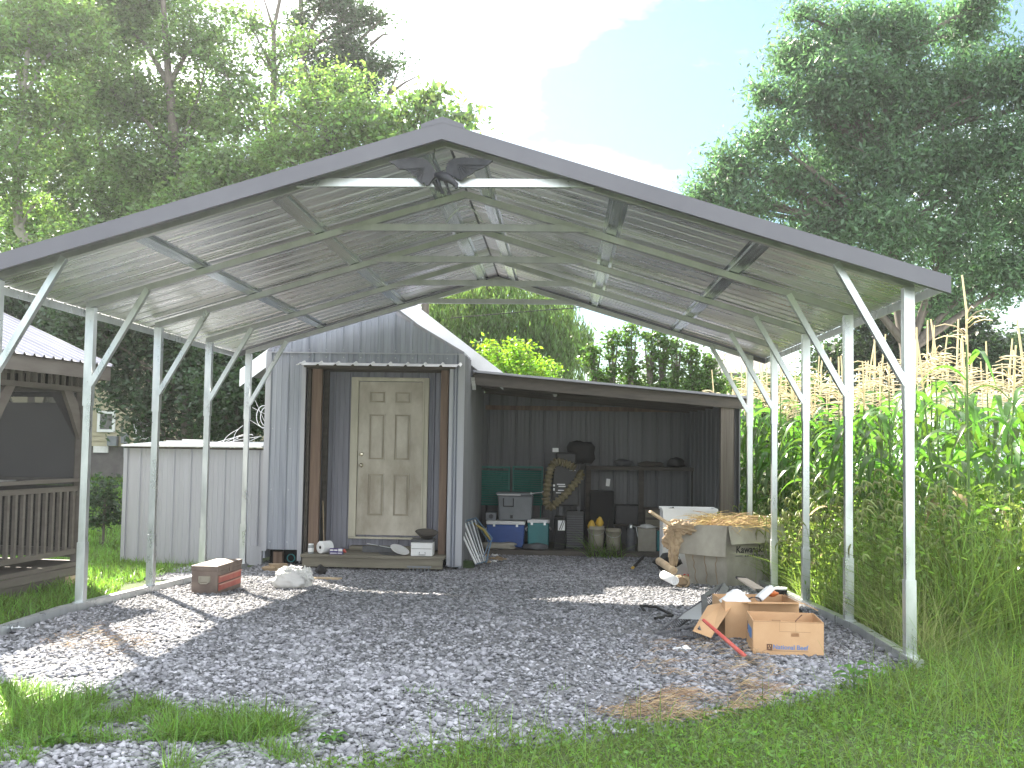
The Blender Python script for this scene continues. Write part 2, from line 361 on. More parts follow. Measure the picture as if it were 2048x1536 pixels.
# grass
def blades(name, x, y, h, w_, mt, label, cat, seed, lean=.5, droop=.6, seg=3):
    r = np.random.default_rng(seed); n = len(x)
    a = r.random(n)*6.283; b = r.random(n)*6.283; L = lean*r.random(n)
    z0 = np.interp(y, HY, HZ)
    ts = np.linspace(0, 1, seg+1)
    P = []
    for t in ts:
        out_ = h*(L*t+droop*L*t*t); up = h*(t-.45*droop*L*t*t*1.6)
        cx = x+np.cos(a)*out_; cy = y+np.sin(a)*out_; cz = z0+up
        wd = w_*(1-t**1.6)*.5+.0004
        P.append(np.stack([cx-np.cos(b)*wd, cy-np.sin(b)*wd, cz], 1)); P.append(np.stack([cx+np.cos(b)*wd, cy+np.sin(b)*wd, cz], 1))
    V = np.stack(P, 1).reshape(-1, 3); k = 2*(seg+1)
    f = np.array([(2*i, 2*i+1, 2*i+3, 2*i+2) for i in range(seg)])
    F = (f[None]+k*np.arange(n)[:, None, None]).reshape(-1, 4)
    o = npmesh(name, V, F, mt)
    if cat: tag(o, label, cat, kind='stuff')
    return o
def scatter(poly, n, seed, thr=None, sc=1.5, clump=0):
    r = np.random.default_rng(seed); P = np.array(poly); lo = P.min(0); hi = P.max(0)
    q = lo+(hi-lo)*r.random((n, 2)); k = inpoly(q[:, 0], q[:, 1], poly)
    if thr is not None: k &= vnoise(q[:, 0], q[:, 1], sc, seed+9)*.7+.3*vnoise(q[:, 0], q[:, 1], sc*4, seed+8) > thr
    return q[k, 0], q[k, 1]
def grass_patch(name, poly, n, seed, label, h0=.03, h1=.09, thr=None, mt='grass', sc=1.5, lean=.9, wd=.005, edge=None):
    x, y = scatter(poly, n, seed, thr, sc); r = np.random.default_rng(seed+1)
    hh = (h0+(h1-h0)*r.random(len(x))**1.6)*(.5+vnoise(x, y, 2.3, seed+3))
    return blades(name, x, y, hh, wd*(.6+.8*r.random(len(x))), G[mt], label, 'grass', seed+2, lean)
grass_patch('lawn_grass', GR_A, 170000, 11, 'green mown grass covering the lower right of the drive edge', .02, .075, .12, lean=1.6, wd=.007)
x, y = scatter(GR_A, 160000, 15, .15, 1.5); _r = np.random.default_rng(16); P_ = np.stack([x, y, .008+.05*_r.random(len(x))**1.4*(.5+vnoise(x, y, 2.3, 14))], 1)
LATE = P_
grass_patch('lawn_grass', GR_B, 30000, 21, 'sunlit tuft of grass growing along the left front of the gravel', .03, .15, .36, sc=2.9, lean=1.3, wd=.006)
grass_patch('lawn_grass', GR_C, 6000, 31, 'fine grass clump in the gravel at the bottom of the photo', .05, .17, .42, sc=3.5, wd=.0035, lean=1.3)
grass_patch('lawn_grass', GR_D, 1200, 35, 'thin grass sprouts in the gravel at the lower left corner', .03, .1, .3)
grass_patch('lawn_grass', [(-9, 6.5), (-4.1, 6.5), (-4.15, 9.6), (-4.55, 11), (-4.55, 12.6), (-5.5, 13.7), (-9, 19), (-14, 24), (-14, 8)], 150000, 41, 'bright sunlit lawn between the gazebo and the metal enclosure', .06, .15, None, lean=.9, wd=.012)
grass_patch('lawn_grass', [(-14, 19), (-5, 14.5), (-6, 26), (-16, 27)], 50000, 43, 'far lawn in front of the cream house', .08, .2, None, lean=.9, wd=.022)
grass_patch('lawn_grass', gp((380, 1150), (480, 1126), (300, 1128), (245, 1150)), 900, 45, 'grass tuft at the foot of the metal enclosure', .05, .16)
grass_patch('gravel_sprouts', gp((200, 1536), (0, 1440), (500, 1400), (1000, 1380), (1450, 1360), (1500, 1440), (1000, 1536)), 9000, 47, 'sparse sprouts of grass dotted through the near gravel', .02, .09, .70, lean=1.4, sc=2.2)
# longer rough edges: coarse grass strands near the right rail and along the lawn edge
grass_patch('rough_grass', [(1.6, 6.3), (2.1, 6.6), (2.45, 7.6), (2.6, 9.5), (4.5, 9.8), (5.5, 8.5), (3.3, 6.2), (1.9, 5.6)], 9000, 51, 'long rough grass strands spilling over the right base rail', .12, .38, .25, 'weed', lean=1.2, wd=.005)
grass_patch('rough_grass', gp((620, 1536), (900, 1490), (1300, 1448), (1500, 1420), (1700, 1400), (2048, 1380), (2048, 1600), (620, 1600)), 2600, 53, 'straggly taller blades rising out of the lower lawn', .1, .26, .4, 'weed', lean=1.1, wd=.004)
def noisy(c, d, seed, amp=.25, n=28, k=18, fr=2.2, flat=False):
    """a crumpled lump: a squashed ball creased by ridged noise"""
    b = MB(); vs = []
    for i in range(k+1):
        a = math.pi*i/k
        for j in range(n):
            t = 2*math.pi*j/n; q = Vector((math.sin(a)*math.cos(t), math.sin(a)*math.sin(t), math.cos(a)))
            g = 1+amp*(noise.noise(q*fr+Vector((seed*3.1, 0, 0)))+1.1*abs(noise.noise(q*fr*2.1+Vector((0, seed, 0))))-.5*abs(noise.noise(q*fr*4.5+Vector((0, 0, seed)))))
            vs.append((c[0]+q.x*d[0]*g, c[1]+q.y*d[1]*g, c[2]+q.z*d[2]*g))
    b.add(vs, [(i*n+j, i*n+(j+1) % n, (i+1)*n+(j+1) % n, (i+1)*n+j) for i in range(k) for j in range(n)], not flat)
    return b
def strands(name, c, r_, n, L, mt, parent, seed, flat=.35):
    rg = random.Random(seed); b = MB()
    for k in range(n):
        p0 = Vector(c)+Vector((rg.gauss(0, r_[0]), rg.gauss(0, r_[1]), abs(rg.gauss(0, r_[2])))); a = rg.uniform(0, 6.28); l = L*rg.uniform(.5, 1.2)
        d = Vector((math.cos(a), math.sin(a)*.6, rg.uniform(-flat, flat))); p1 = p0+d*l*.5+Vector((0, 0, .03)); p2 = p0+d*l
        sd = Vector((0, .003, .003)); b.add([p0-sd, p0+sd, p1+sd, p1-sd, p2+sd*.4, p2-sd*.4], [(0, 1, 2, 3), (3, 2, 4, 5)])
    return b.build(name, mt, parent)

def litter_patch(name, poly, n, L, seed, label):
    x, y = scatter(poly, n*3, seed, .3, 2.5); rg = random.Random(seed); b = MB()
    for X_, Y_ in list(zip(x, y))[:n]:
        a = rg.uniform(-.9, .9)+(math.pi if rg.random() < .5 else 0); l = L*rg.uniform(.4, 1.2); z0 = hgt(Y_)+.02+rg.uniform(0, .03); d = Vector((math.cos(a), math.sin(a)*.8, 0)); sd = Vector((-d.y, d.x, .6)).normalized()*rg.uniform(.001, .0022)
        p0 = Vector((X_, Y_, z0)); p1 = p0+d*l*.5+Vector((0, rg.uniform(-.02, .02), rg.uniform(0, .04))); p2 = p0+d*l+Vector((0, 0, rg.uniform(-.01, .03)))
        b.add([p0-sd, p0+sd, p1+sd, p1-sd, p2+sd*.4, p2-sd*.4], [(0, 1, 2, 3), (3, 2, 4, 5)])
    tag(b.build(name, G['strawd']), label, 'dry grass', kind='stuff')
litter_patch('dead_grass', gp((1180, 1440), (1330, 1392), (1480, 1370), (1580, 1395), (1440, 1440), (1300, 1462)), 1000, .15, 61, 'mat of dry tan grass on the gravel at the lawn edge')
litter_patch('dead_grass', gp((60, 1300), (180, 1255), (300, 1290), (200, 1330)), 200, .12, 65, 'thin dry grass beside the left base rail')
litter_patch('dead_grass', gp((1200, 1340), (1330, 1270), (1500, 1300), (1600, 1370), (1400, 1380)), 420, .13, 67, 'scattered dry stems around the fallen broom')

# ------------------------------------------------------------------ carport
XC, HW, F1, SP, ZT, SL = -.843, 3.195, 7.327, 1.524, 2.549, .303
XL, XR = XC-HW, XC+HW
def zu(x): return ZT+(HW-abs(x-XC))*SL       # underside of the rafters
cp_ = thing('carport', 'open galvanised steel carport with grey trimmed gable roof on ten posts', 'carport', (XC, 10.4, 0))
OH = .2; YF, YB = 7.10, 13.50
# base rails
for sx, x in ((-1, XL), (1, XR)):
    b = MB(); ys = [4.9 if sx < 0 else 7.15, 8.5, 11, 13.5]
    for a, c in zip(ys, ys[1:]): b.beam((x, a, hgt(a)+.036), (x, c, hgt(c)+.036), .07, .066)
    b.build('base_rail', G['galv'], cp_)
for i in range(5):
    y = F1+SP*i
    for sx, x in ((-1, XL), (1, XR)):
        b = MB(); z0 = hgt(y)+.07
        b.bb(x-.036, x+.036, y-.036, y+.036, z0, z0+.5)                        # sleeve stub
        b.bb(x-.030, x+.030, y-.030, y+.030, z0+.5, ZT-.42)
        b.bb(x-.036, x+.036, y-.036, y+.036, ZT-.42-.42, ZT)
        b.bb(x-.028, x-.024+.052, y-.0385, y-.036, z0+.03, z0+.45)
        p = b.build('post', G['galv'], cp_, bevel=.004)
        f = MB(); f.bb(x-.05, x+.05, y-.05, y+.05, z0-.004, z0+.004); f.build('base_plate', G['galv'], p)
        for q in ((0, -.041, .62), (-sx*.041, 0, .62)):
            f = MB(); f.tube([(x+q[0]*.8, y+q[1]*.8, 1.915), (x+q[0]*1.15, y+q[1]*1.15, 1.915)], .008, 6); f.build('bolt', G['galv'], p)
        xb = x-sx*.03; xt = x-sx*.49; q = MB()
        q.beam((xb, y-.012, 1.90), (xt, y-.012, zu(xt)+.02), .048, .05, (0, 1, 0)); q.beam((xb+sx*.01, y-.040, 1.885), (xb-sx*.05, y-.040, 1.985), .004, .05, (1, 0, 0))
        q.build('brace', G['galv'], cp_, bevel=.003)
    for sx in (-1, 1):
        xe = XC+sx*(HW+.036); b = MB()
        b.prism([(xe, y-.03, zu(xe)), (XC, y-.03, zu(XC)), (XC, y-.03, zu(XC)+.058), (xe, y-.03, zu(xe)+.058)], (0, .06, 0))
        b.build('rafter', G['galvshade'], cp_, bevel=.003)
    zt = 3.249; hw = HW-(zt-.03-ZT)/SL+.06; b = MB()
    hw2 = HW-(zt+.03-ZT)/SL+.02
    b.prism([(XC-hw, y-.035, zt-.03), (XC+hw, y-.035, zt-.03), (XC+hw2, y-.035, zt+.03), (XC-hw2, y-.035, zt+.03)], (0, -.045, 0))
    b.build('collar_tie', G['galv' if i == 0 else 'galvshade'], cp_, bevel=.002)  # front tie keeps the lit tone, rear ties take the shaded copy
# hat channel purlins
for d in (-2.25, -1.23, -.19, .19, 1.23, 2.25):
    x = XC+d; sx = 1 if d > 0 else -1; z = zu(x)+.059; t = Vector((1, 0, -SL*sx)).normalized(); n = Vector((SL*sx, 0, 1)).normalized(); b = MB()
    prof = [(-.075, .025), (-.048, .025), (-.04, .002), (.04, .002), (.048, .025), (.075, .025)]
    vs = []
    for yy in (YF+.06, YB-.06):
        for (u, v) in prof: vs.append(Vector((x, yy, z))+t*u+n*v)
    k = len(prof); b.add(vs, [(i, i+1, k+i+1, k+i) for i in range(k-1)])
    vs2 = [v_+n*.0015 for v_ in vs]; b.add(vs2, [(k+i, k+i+1, i+1, i) for i in range(k-1)])
    b.build('purlin', G['hat'], cp_)
# roof sheets
def ribs(u0, u1, pitch=.2286, h=.019, minor=True, start=0.):
    pts = [(u0, 0.)]; u = u0+start
    while u < u1-.06:
        if minor:
            for q in (pitch*.33, pitch*.62):
                if pts[-1][0] < u-pitch+q < u1: pass
        pts += [(u+.012, 0), (u+.026, h), (u+.044, h), (u+.058, 0)]
        if minor:
            for q in (.10, .165):
                if u+q+.02 < u1-.01 and q+.02 < pitch: pts += [(u+q, 0), (u+q+.006, .004), (u+q+.014, .004), (u+q+.02, 0)]
        u += pitch
    pts.append((u1, 0)); return [p for i, p in enumerate(pts) if i == 0 or p[0] > pts[i-1][0]]
def sheet(b, pts, fr, lo, hi, th=.0012):
    for (u, o), (u2, o2) in zip(pts, pts[1:]):
        a0, a1, c0, c1 = lo(u), hi(u), lo(u2), hi(u2)
        if a1 <= a0 and c1 <= c0: continue
        b.add([fr(u, a0, o), fr(u2, c0, o2), fr(u2, c1, o2), fr(u, a1, o), fr(u, a0, o-th), fr(u2, c0, o2-th), fr(u2, c1, o2-th), fr(u, a1, o-th)],
              [(0, 1, 2, 3), (7, 6, 5, 4)])
ZR = .059+.028
for sx in (-1, 1):
    nrm = Vector((SL*sx, 0, 1)).normalized()
    def fr(u, v, o, sx=sx, nrm=nrm):
        x = XC+sx*v; return Vector((x, u, zu(x)+ZR))+nrm*o
    b = MB(); b.mi = 0
    sheet(b, ribs(YF, YB, start=.03), fr, lambda u: 0.01, lambda u: HW+OH)
    k = len(b.f); b.m = [0 if i % 2 else 1 for i in range(k)]
    b.build('roof_panel', [G['under'], G['trim']], cp_)
b = MB(); t = .004
for sx in (-1, 1):
    x = XC+sx*.145; z = zu(x)+ZR+.050
    b.prism([(XC, YF-.022, zu(XC)+ZR+.060), (x, YF-.022, z), (x, YF-.022, z-.028), (XC, YF-.022, zu(XC)+ZR+.016)], (0, YB-YF+.04, 0))
b.build('ridge_cap', G['trim'], cp_)
for yy, nm in ((YF-.02, 'gable_trim'), (YB+.004, 'gable_trim')):
    for sx in (-1, 1):
        xe = XC+sx*(HW+OH+(.004 if yy < 10 else 0)); lo_ = -.008 if yy < 10 else .02
        b = MB(); b.prism([(XC, yy, zu(XC)+lo_), (XC, yy, zu(XC)+ZR+.0205), (xe, yy, zu(xe)+ZR+.0205), (xe, yy, zu(xe)+lo_)], (0, .016, 0))
        if yy < 10:   # top return over the sheet edge, bottom lip
            b.prism([(XC, yy+.017, zu(XC)+ZR+.02), (XC, yy+.017, zu(XC)+ZR+.0235), (xe, yy+.017, zu(xe)+ZR+.0235), (xe, yy+.017, zu(xe)+ZR+.02)], (0, .05, 0))
            b.prism([(XC, yy+.017, zu(XC)-.008), (XC, yy+.017, zu(XC)-.005), (xe, yy+.017, zu(xe)-.005), (xe, yy+.017, zu(xe)-.008)], (0, .03, 0))
        b.build(nm, G['trim'], cp_)
for sx in (-1, 1):
    xe = XC+sx*(HW+OH); b = MB()
    b.bb(xe-.002, xe+.006, YF+.02, YB-.002, 2.508, zu(xe)+ZR-.004)
    b.build('eave_trim', G['galv'], cp_)
# drip lip at the eave end of the right sheet, loop of conduit under the ridge
b = MB(); b.tube([(XC-.16+.32*i/10, F1+1.50, 3.30+.14*math.sin(math.pi*i/10)) for i in range(11)], .006, 6); b.build('conduit_loop', G['galv'], cp_)
b = MB(); xb, yb, _ = gnd(45, 1268); b.tube([(XL+.03, yb, .04), (XL+.14, yb, .045)], .007, 6); b.lathe([(.0, 0), (.022, 0), (.022, .006), (0, .006)], (XL+.045, yb, .04), 10, Matrix.Rotation(R(90), 3, 'Y')); b.tube([(XL+.09, yb, .045), (XL+.105, yb, .045)], .016, 6, smooth=False)
b.build('anchor_bolt', G['galv'], cp_)

# eagle hung at the gable
e0 = at(884, 345, 7.22); eg = thing('eagle_ornament', 'dark cast eagle with spread wings mounted under the front gable peak', 'ornament', tuple(e0))
def ep(px, py, dy=0): return Vector(at(px, py, 7.22+dy))
wl = [(777, 323), (790, 330), (799, 338), (811, 339), (822, 346), (826, 352), (833, 353), (834, 360), (841, 366), (845, 368), (848, 364), (852, 371), (858, 370), (862, 362), (872, 352), (871, 342), (858, 323), (846, 317), (822, 315), (798, 318)]
wr = [(986, 321), (974, 331), (960, 338), (951, 341), (944, 347), (936, 351), (928, 356), (921, 361), (914, 357), (902, 350), (892, 345), (891, 335), (897, 323), (906, 317), (930, 314), (960, 317)]
for W_, sg in ((wl, -1), (wr, 1)):
    b = MB(); n = len(W_)
    cx = sum(p[0] for p in W_)/n; cy = sum(p[1] for p in W_)/n
    fr_ = [ep(p[0], p[1], -.10*abs(p[0]-882)/100) for p in W_]; bk = [q+Vector((0, .02, 0)) for q in fr_]
    tri = tessellate_polygon([[Vector((p[0], p[1], 0)) for p in W_]]); b.add(fr_, [tuple(q_) for q_ in tri]); b.add(bk, [tuple(q_)[::-1] for q_ in tri])
    b.add(fr_+bk, [(i, n+i, n+(i+1) % n, (i+1) % n) for i in range(n)])
    for k in range(7):      # feather ridges
        i = k+2 if sg < 0 else k+1
        pe = (cx-sg*16, cy-10); b.tube([fr_[i]+Vector((0, -.003, 0)), ep(pe[0], pe[1], -.10*abs(pe[0]-882)/100-.004)], [.003, .0045], 5)
    b.build('wing', G['eagle'], eg)
b = MB(); b.tube([ep(872, 350), ep(884, 352, -.05), ep(896, 356, -.09), ep(905, 363, -.11), ep(911, 369, -.12)], [.018, .034, .032, .022, .016], 10); b.build('body', G['eagle'], eg)
b = MB(); b.blob(ep(911, 369, -.12), (.02, .024, .02), 3, .02); b.tube([ep(912, 371, -.14), ep(913, 376, -.15), ep(910, 378, -.15)], [.014, .01, .003], 8); b.build('head', G['eagle'], eg)
for dx in (0, 14):
    b = MB(); b.tube([ep(876+dx, 360, -.03), ep(880+dx, 372, -.06), ep(884+dx, 382, -.04)], [.014, .009, .007], 8)
    for k in (-1, 0, 1): b.tube([ep(884+dx, 381, -.04), ep(884+dx+3*k, 388, -.06)], [.008, .003], 5)
    b.build('talon', G['eagle'], eg)
b = MB(); b.tube([ep(868, 362, .01), ep(878, 376, .02), ep(888, 388, .02)], [.018, .02, .008], 8); b.build('tail', G['eagle'], eg)
b = MB(); b.tube([ep(877, 345, .0), ep(866, 322, .03)], .006, 6); b.tube([ep(883, 345, .0), ep(866, 322, .03)], .004, 6); b.tube([ep(866, 322, .03), (ep(866, 322).x, 7.30, 3.50)], .005, 6); b.build('hanging_rod', G['dgrey'], eg)

# ------------------------------------------------------------------ shed
def wall_sheet(b, x0, x1, y, z0, z1, face=-1, h=.019, start=0., minor=True, sgn=1):
    lo = z0 if callable(z0) else (lambda u: z0); hi = z1 if callable(z1) else (lambda u: z1)
    sheet(b, ribs(x0, x1, h=h, start=start, minor=minor), lambda u, v, o: Vector((u, y+face*o, v)), lo, hi)
SX0, SX1, SY = -3.90, -1.29, 13.80; RX = (SX0+SX1)/2
sh = thing('shed', 'grey ribbed metal clad shed with recessed entry and gabled roof', 'shed', (RX, 14.5, -.2))
gab = lambda u: 2.632+.58*(1.305-abs(u-RX))
b = MB(); wall_sheet(b, SX0, -3.39, SY, .02, 2.60, start=.02); wall_sheet(b, -1.46, SX1, SY, -.16, 2.60, start=.03); wall_sheet(b, -3.39, -1.46, SY, 2.42, 2.60, start=.06)
b.bb(SX0, -3.39, SY+.004, SY+.03, .03, 2.6); b.bb(-1.46, SX1-.003, SY+.004, SY+.03, -.15, 2.6); b.bb(-3.39, -1.46, SY+.004, SY+.03, 2.43, 2.6)
b.build('front_wall', G['clad'], sh)
for z_ in (2.645, 2.55, 1.6, .8, .12):
    b = MB()
    for k_ in range(12):
        x_ = SX0+.10+k_*.2286
        if z_ < 2.5 and -3.45 < x_ < -1.45: continue
        if x_ < SX1-.05: b.blob((x_, SY-(.030 if z_ > 2.6 else .006), z_), (.008, .005, .008), 1, 0, 6, 4)
    o_ = b.build('screw_row', G['galv'], sh); o_['kind'] = 'stuff'
b = MB(); sheet(b, [p for p in ribs(SX0, SX1, start=.05)], lambda u, v, o: Vector((u, SY-.024-o, v)), lambda u: 2.605, gab)
b.prism([(SX0, SY-.02, 2.607), (SX1, SY-.02, 2.607), (SX1, SY-.02, gab(SX1)-.01), (RX, SY-.02, gab(RX)-.01), (SX0, SY-.02, gab(SX0)-.01)], (0, .03, 0)); b.build('gable', G['clad'], sh)
b = MB()   # corner and opening trims
b.bb(SX0-.012, SX0+.06, SY-.026, SY-.003, .0, 2.60); b.bb(SX0-.012, SX0-.002, SY-.003, SY+.1, 0, 2.6)
b.bb(-3.43, -3.375, SY-.028, SY-.003, -.12, 2.47); b.bb(-1.475, -1.43, SY-.028, SY-.003, -.14, 2.47); b.bb(SX1-.07, SX1+.012, SY-.028, SY-.003, -.14, 2.6)
b.bb(SX0, SX1, SY-.047, SY-.045, 2.598, 2.612)
b.build('corner_trim', G['clad2'], sh)
b = MB(); b.bb(SX1-.03, SX1-.002, SY+.03, 17.3, -.18, 2.6); b.bb(SX0+.002, SX0+.03, SY+.03, 17.3, -.1, 2.6); b.build('side_wall', G['clad'], sh)
b = MB(); sheet(b, ribs(SY+.03, 17.28, start=.05), lambda u, v, o: Vector((SX1+.002+o, u, v)), lambda u: -.18, lambda u: 2.6); b.build('side_cladding', G['claddark'], sh)  # darker than the front wall: shade under the lean-to put into the colour
RY = 14.42
b = MB(); wall_sheet(b, -3.26, -1.46, RY, -.12, 2.44, start=.10, h=.019); b.bb(-3.26, -1.46, RY+.004, RY+.04, -.12, 2.44)
b.bb(-3.42, -3.40, SY+.03, RY+.03, -.15, 2.43); b.bb(-1.458, -1.44, SY+.03, RY+.03, -.15, 2.43); b.bb(-3.40, -3.26, RY-.03, RY, -.12, 2.43)
b.build('recess_wall', G['cladin'], sh)
b = MB(); b.bb(-3.40, -1.46, SY+.03, RY, 2.40, 2.428); b.build('recess_ceiling', G['woodd'], sh)
for x0, x1 in ((-3.315, -3.185), (-1.60, -1.50)):
    b = MB(); b.bb(x0, x1, SY+.07, SY+.16, -.02, 2.40); b.build('timber_post', G['woodr'], sh, bevel=.004)
b = MB(); b.bb(-3.37, -3.33, SY+.05, SY+.20, -.1, 2.4); b.bb(-3.25, -3.19, RY-.12, RY-.03, -.0, 2.4); b.build('dark_stud', G['woodd'], sh)
# roof with overhang
for sx in (-1, 1):
    b = MB(); z = lambda d: 2.632+.58*(1.305-d)
    b.prism([(RX, SY-.03, z(0)-.04), (RX, SY-.03, z(0)+.004), (RX+sx*1.30, SY-.03, z(1.30)+.004), (RX+sx*1.30, SY-.03, z(1.30)-.04)], (0, 1.0, 0)); b.build('roof', G['gazroof'], sh)
# corrugated awning strip over the opening
b = MB(); sheet(b, ribs(-3.45, -1.31, start=.02, minor=False, h=.022), lambda u, v, o: Vector((u, SY-.04-v, 2.475-.22*v+o)), lambda u: 0, lambda u: .24); b.build('awning', G['white'], sh)
b = MB(); b.bb(-3.40, -1.40, SY-.05, SY-.022, 2.41, 2.455); b.build('awning_batten', G['woodd'], sh)
# door
YD = RY-.055; dr = MB()
DX0, DX1, DZ0, DZ1 = -2.775, -1.90, .185, 2.265
dr.bb(DX0, DX1, YD, YD+.035, DZ0, DZ1)
door = dr.build('door', G['door'], sh)
pw, W_ = (DX1-DX0), []
for cx in (DX0+pw*.29, DX0+pw*.69):
    for z0, z1 in ((.441, 1.017), (1.198, 1.828), (1.974, 2.136)):
        b = MB(); x0, x1 = cx-.11, cx+.11; d = YD-.002
        def ring(ins, dep, t_):
            x0i, x1i, z0i, z1i = x0+ins, x1-ins, z0+ins, z1-ins
            b.bb(x0i, x1i, d-dep, d, z0i, z0i+t_); b.bb(x0i, x1i, d-dep, d, z1i-t_, z1i); b.bb(x0i, x0i+t_, d-dep, d, z0i+t_, z1i-t_); b.bb(x1i-t_, x1i, d-dep, d, z0i+t_, z1i-t_)
        ring(.0, .012, .009); ring(.03, .010, .006)
        b.bb(x0+.040, x1-.040, d-.008, d, z0+.040, z1-.040)
        p_ = b.build('door_panel', G['door'], door)
        b = MB(); ring(.010, .0015, .019); b.build('grime_groove', G['doorgr'], door)
for z in (1.275, 1.125):
    b = MB(); rt = Matrix.Rotation(R(90), 3, 'X')
    b.lathe([(0, 0), (.030, 0), (.030, .006), (.012, .012), (.012, .02), (.022, .028), (.024, .04), (.014, .052), (0, .052)] if z < 1.2 else [(0, 0), (.028, 0), (.028, .012), (.018, .018), (0, .018)], (DX0+.05, YD-.001, z), 16, rt)
    b.build('door_knob' if z < 1.2 else 'deadbolt', G['brass'], door)
b = MB(); o = .055
b.bb(DX0-.005-.10, DX0-.005, YD-.03, YD+.03, .16, DZ1+.06); b.bb(DX1+.005, DX1+.085, YD-.03, YD+.03, .16, DZ1+.06); b.bb(DX0-.005, DX1+.005, YD-.03, YD+.03, DZ1+.008, DZ1+.06)
b.bb(DX0-.03, DX0-.006, YD-.042, YD-.031, .16, DZ1+.03); b.bb(DX1+.006, DX1+.03, YD-.042, YD-.031, .16, DZ1+.03); b.bb(DX0-.03, DX1+.03, YD-.042, YD-.031, DZ1+.031, DZ1+.05)
b.bb(DX0-.10, DX1+.08, YD-.05, YD+.03, .135, .158)
b.build('door_frame', G['doorf'], sh, bevel=.003)
# broom stick leaning inside the recess
b = MB(); b.tube([at(648, 1105, 14.2), at(645, 960, 14.35)], .008, 8); tag(b.build('stick', G['stick']), 'thin bare stick leaning in the shadowed left corner of the shed entry', 'stick')
# crawl space opening under the left front
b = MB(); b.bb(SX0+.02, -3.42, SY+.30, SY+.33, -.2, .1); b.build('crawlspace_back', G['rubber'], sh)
b = MB(); c = at(582, 1116, 13.9); b.tube([Vector(c)+Vector((.05*math.cos(t), 0, .05*math.sin(t))) for t in np.linspace(0, 6.28, 15)], .008, 6); b.build('pipe_ring', G['teal'], sh)
b = MB(); c = at(557, 1118, 13.95); b.box(c, (.12, .1, .2)); b.build('timber_block', G['woodr'], sh)

# older white shed behind, its barge board and wall show past the front gable
ws = thing('white_shed', 'weathered white shed directly behind the metal clad one', 'shed', (-2.7, 16.2, -.2))
wz = lambda x: 3.80-.749*abs(x+2.70)
b = MB(); b.prism([(-4.10, 14.95, -.2), (-1.32, 14.95, -.2), (-1.32, 14.95, 2.43), (-.93, 14.95, 2.40), (-.93, 14.95, 2.43), (-2.70, 14.95, 3.72), (-4.10, 14.95, 2.7)], (0, 2.4, 0)); b.build('wall', G['white'], ws)
for sx in (-1, 1):
    x0, x1 = -2.70, -2.70+sx*1.87
    b = MB(); b.prism([(x0, 14.78, wz(x0)-.20), (x0, 14.78, wz(x0)+.04), (x1, 14.78, wz(x1)+.04), (x1, 14.78, wz(x1)-.20)], (0, .03, 0)); b.build('barge_board', G['whitep'], ws)
    b = MB(); b.prism([(x0, 14.811, wz(x0)-.03), (x0, 14.811, wz(x0)+.03), (x1, 14.811, wz(x1)+.03), (x1, 14.811, wz(x1)-.03)], (0, 2.7, 0)); b.build('roof', G['shingle'], ws)

# wooden step in front of the shed door
stp = thing('porch_step', 'weathered plank step under the shed door holding small clutter', 'step', (-2.4, 13.7, -.2))
b = MB()
for k in range(3): b.bb(-3.33, -1.48, 13.54+k*.14, 13.67+k*.14, -.045, -.008)
b.bb(-3.31, -1.5, 13.97, 14.40, -.05, -.012); b.build('tread', G['woodg'], stp, bevel=.004)
b = MB(); b.bb(-3.31, -1.50, 13.56, 13.60, -.165, -.047); b.build('riser', G['woodg'], stp, bevel=.004)
b = MB(); b.bb(-2.83, -1.70, 14.18, 14.36, -.010, .045); b.build('upper_plank', G['woodg'], stp, bevel=.003)
for x in (-3.2, -2.4, -1.6):
    b = MB(); b.bb(x-.06, x+.06, 13.66, 13.85, -.2, -.05); b.build('support_block', G['woodd'], stp)
SZ = -.006
def on_step(px, Y=13.65): return at(px, 1110, Y)[0]
x = on_step(622.5); t = thing('jar', 'small clear jar with white label and lid at the left end of the step', 'jar', (x, 13.62, SZ))
b = MB(); b.lathe([(0, 0), (.036, 0), (.038, .01), (.038, .105), (.03, .12)], (x, 13.62, SZ), 16); b.build('glass', G['glassy'], t)
b = MB(); b.lathe([(.0385, .025), (.0385, .075)], (x, 13.62, SZ), 16); b.build('paper_label', G['whitep'], t)
b = MB(); b.lathe([(.034, .11), (.034, .128), (0, .13)], (x, 13.62, SZ), 16); b.build('lid', G['whitep'], t)
x = on_step(641); t = thing('cable_roll', 'white roll of ribbed tubing lying on the step', 'roll', (x, 13.66, SZ+.08))
b = MB(); M = Matrix.Rotation(R(90), 3, 'X')@Matrix.Rotation(0, 3, 'Z'); M = Matrix.Rotation(R(-35), 3, 'Z')@M
prof = [(.022, 0)]+[(r_, .0) for r_ in (.03, .045, .06)]
for k in range(9): prof += [(.072, -.012*k*1.6), (.080, -.012*k*1.6-.006), (.072, -.012*k*1.6-.014)]
prof += [(.02, -.19)]
b.lathe(prof, (x, 13.62, SZ+.082), 22, M)
for q in (.035, .05, .065): b.lathe([(q-.004, .001), (q, .005), (q+.004, .001)], (x, 13.62, SZ+.082), 22, M)
b.build('coil', G['whitep'], t); b = MB(); b.lathe([(0, .0015), (.021, .0015)], (x, 13.62, SZ+.082), 14, M); b.build('core', G['rubber'], t)
x0, x1 = on_step(661), on_step(687); t = thing('carton', 'small purple and white carton with a red nozzle on the step', 'box', ((x0+x1)/2, 13.62, SZ))
b = MB(); b.bb(x0, x1, 13.59, 13.64, SZ, SZ+.075); b.build('sleeve', G['purple'], t)
b = MB()
for (a, c, z0, z1) in ((.02, .3, .045, .062), (.35, .6, .045, .062), (.66, .98, .04, .072), (.05, .55, .012, .02), (.62, .95, .012, .022)): b.bb(x0+(x1-x0)*a, x0+(x1-x0)*c, 13.586, 13.5895, SZ+z0, SZ+z1)
b.build('print', G['whitep'], t)
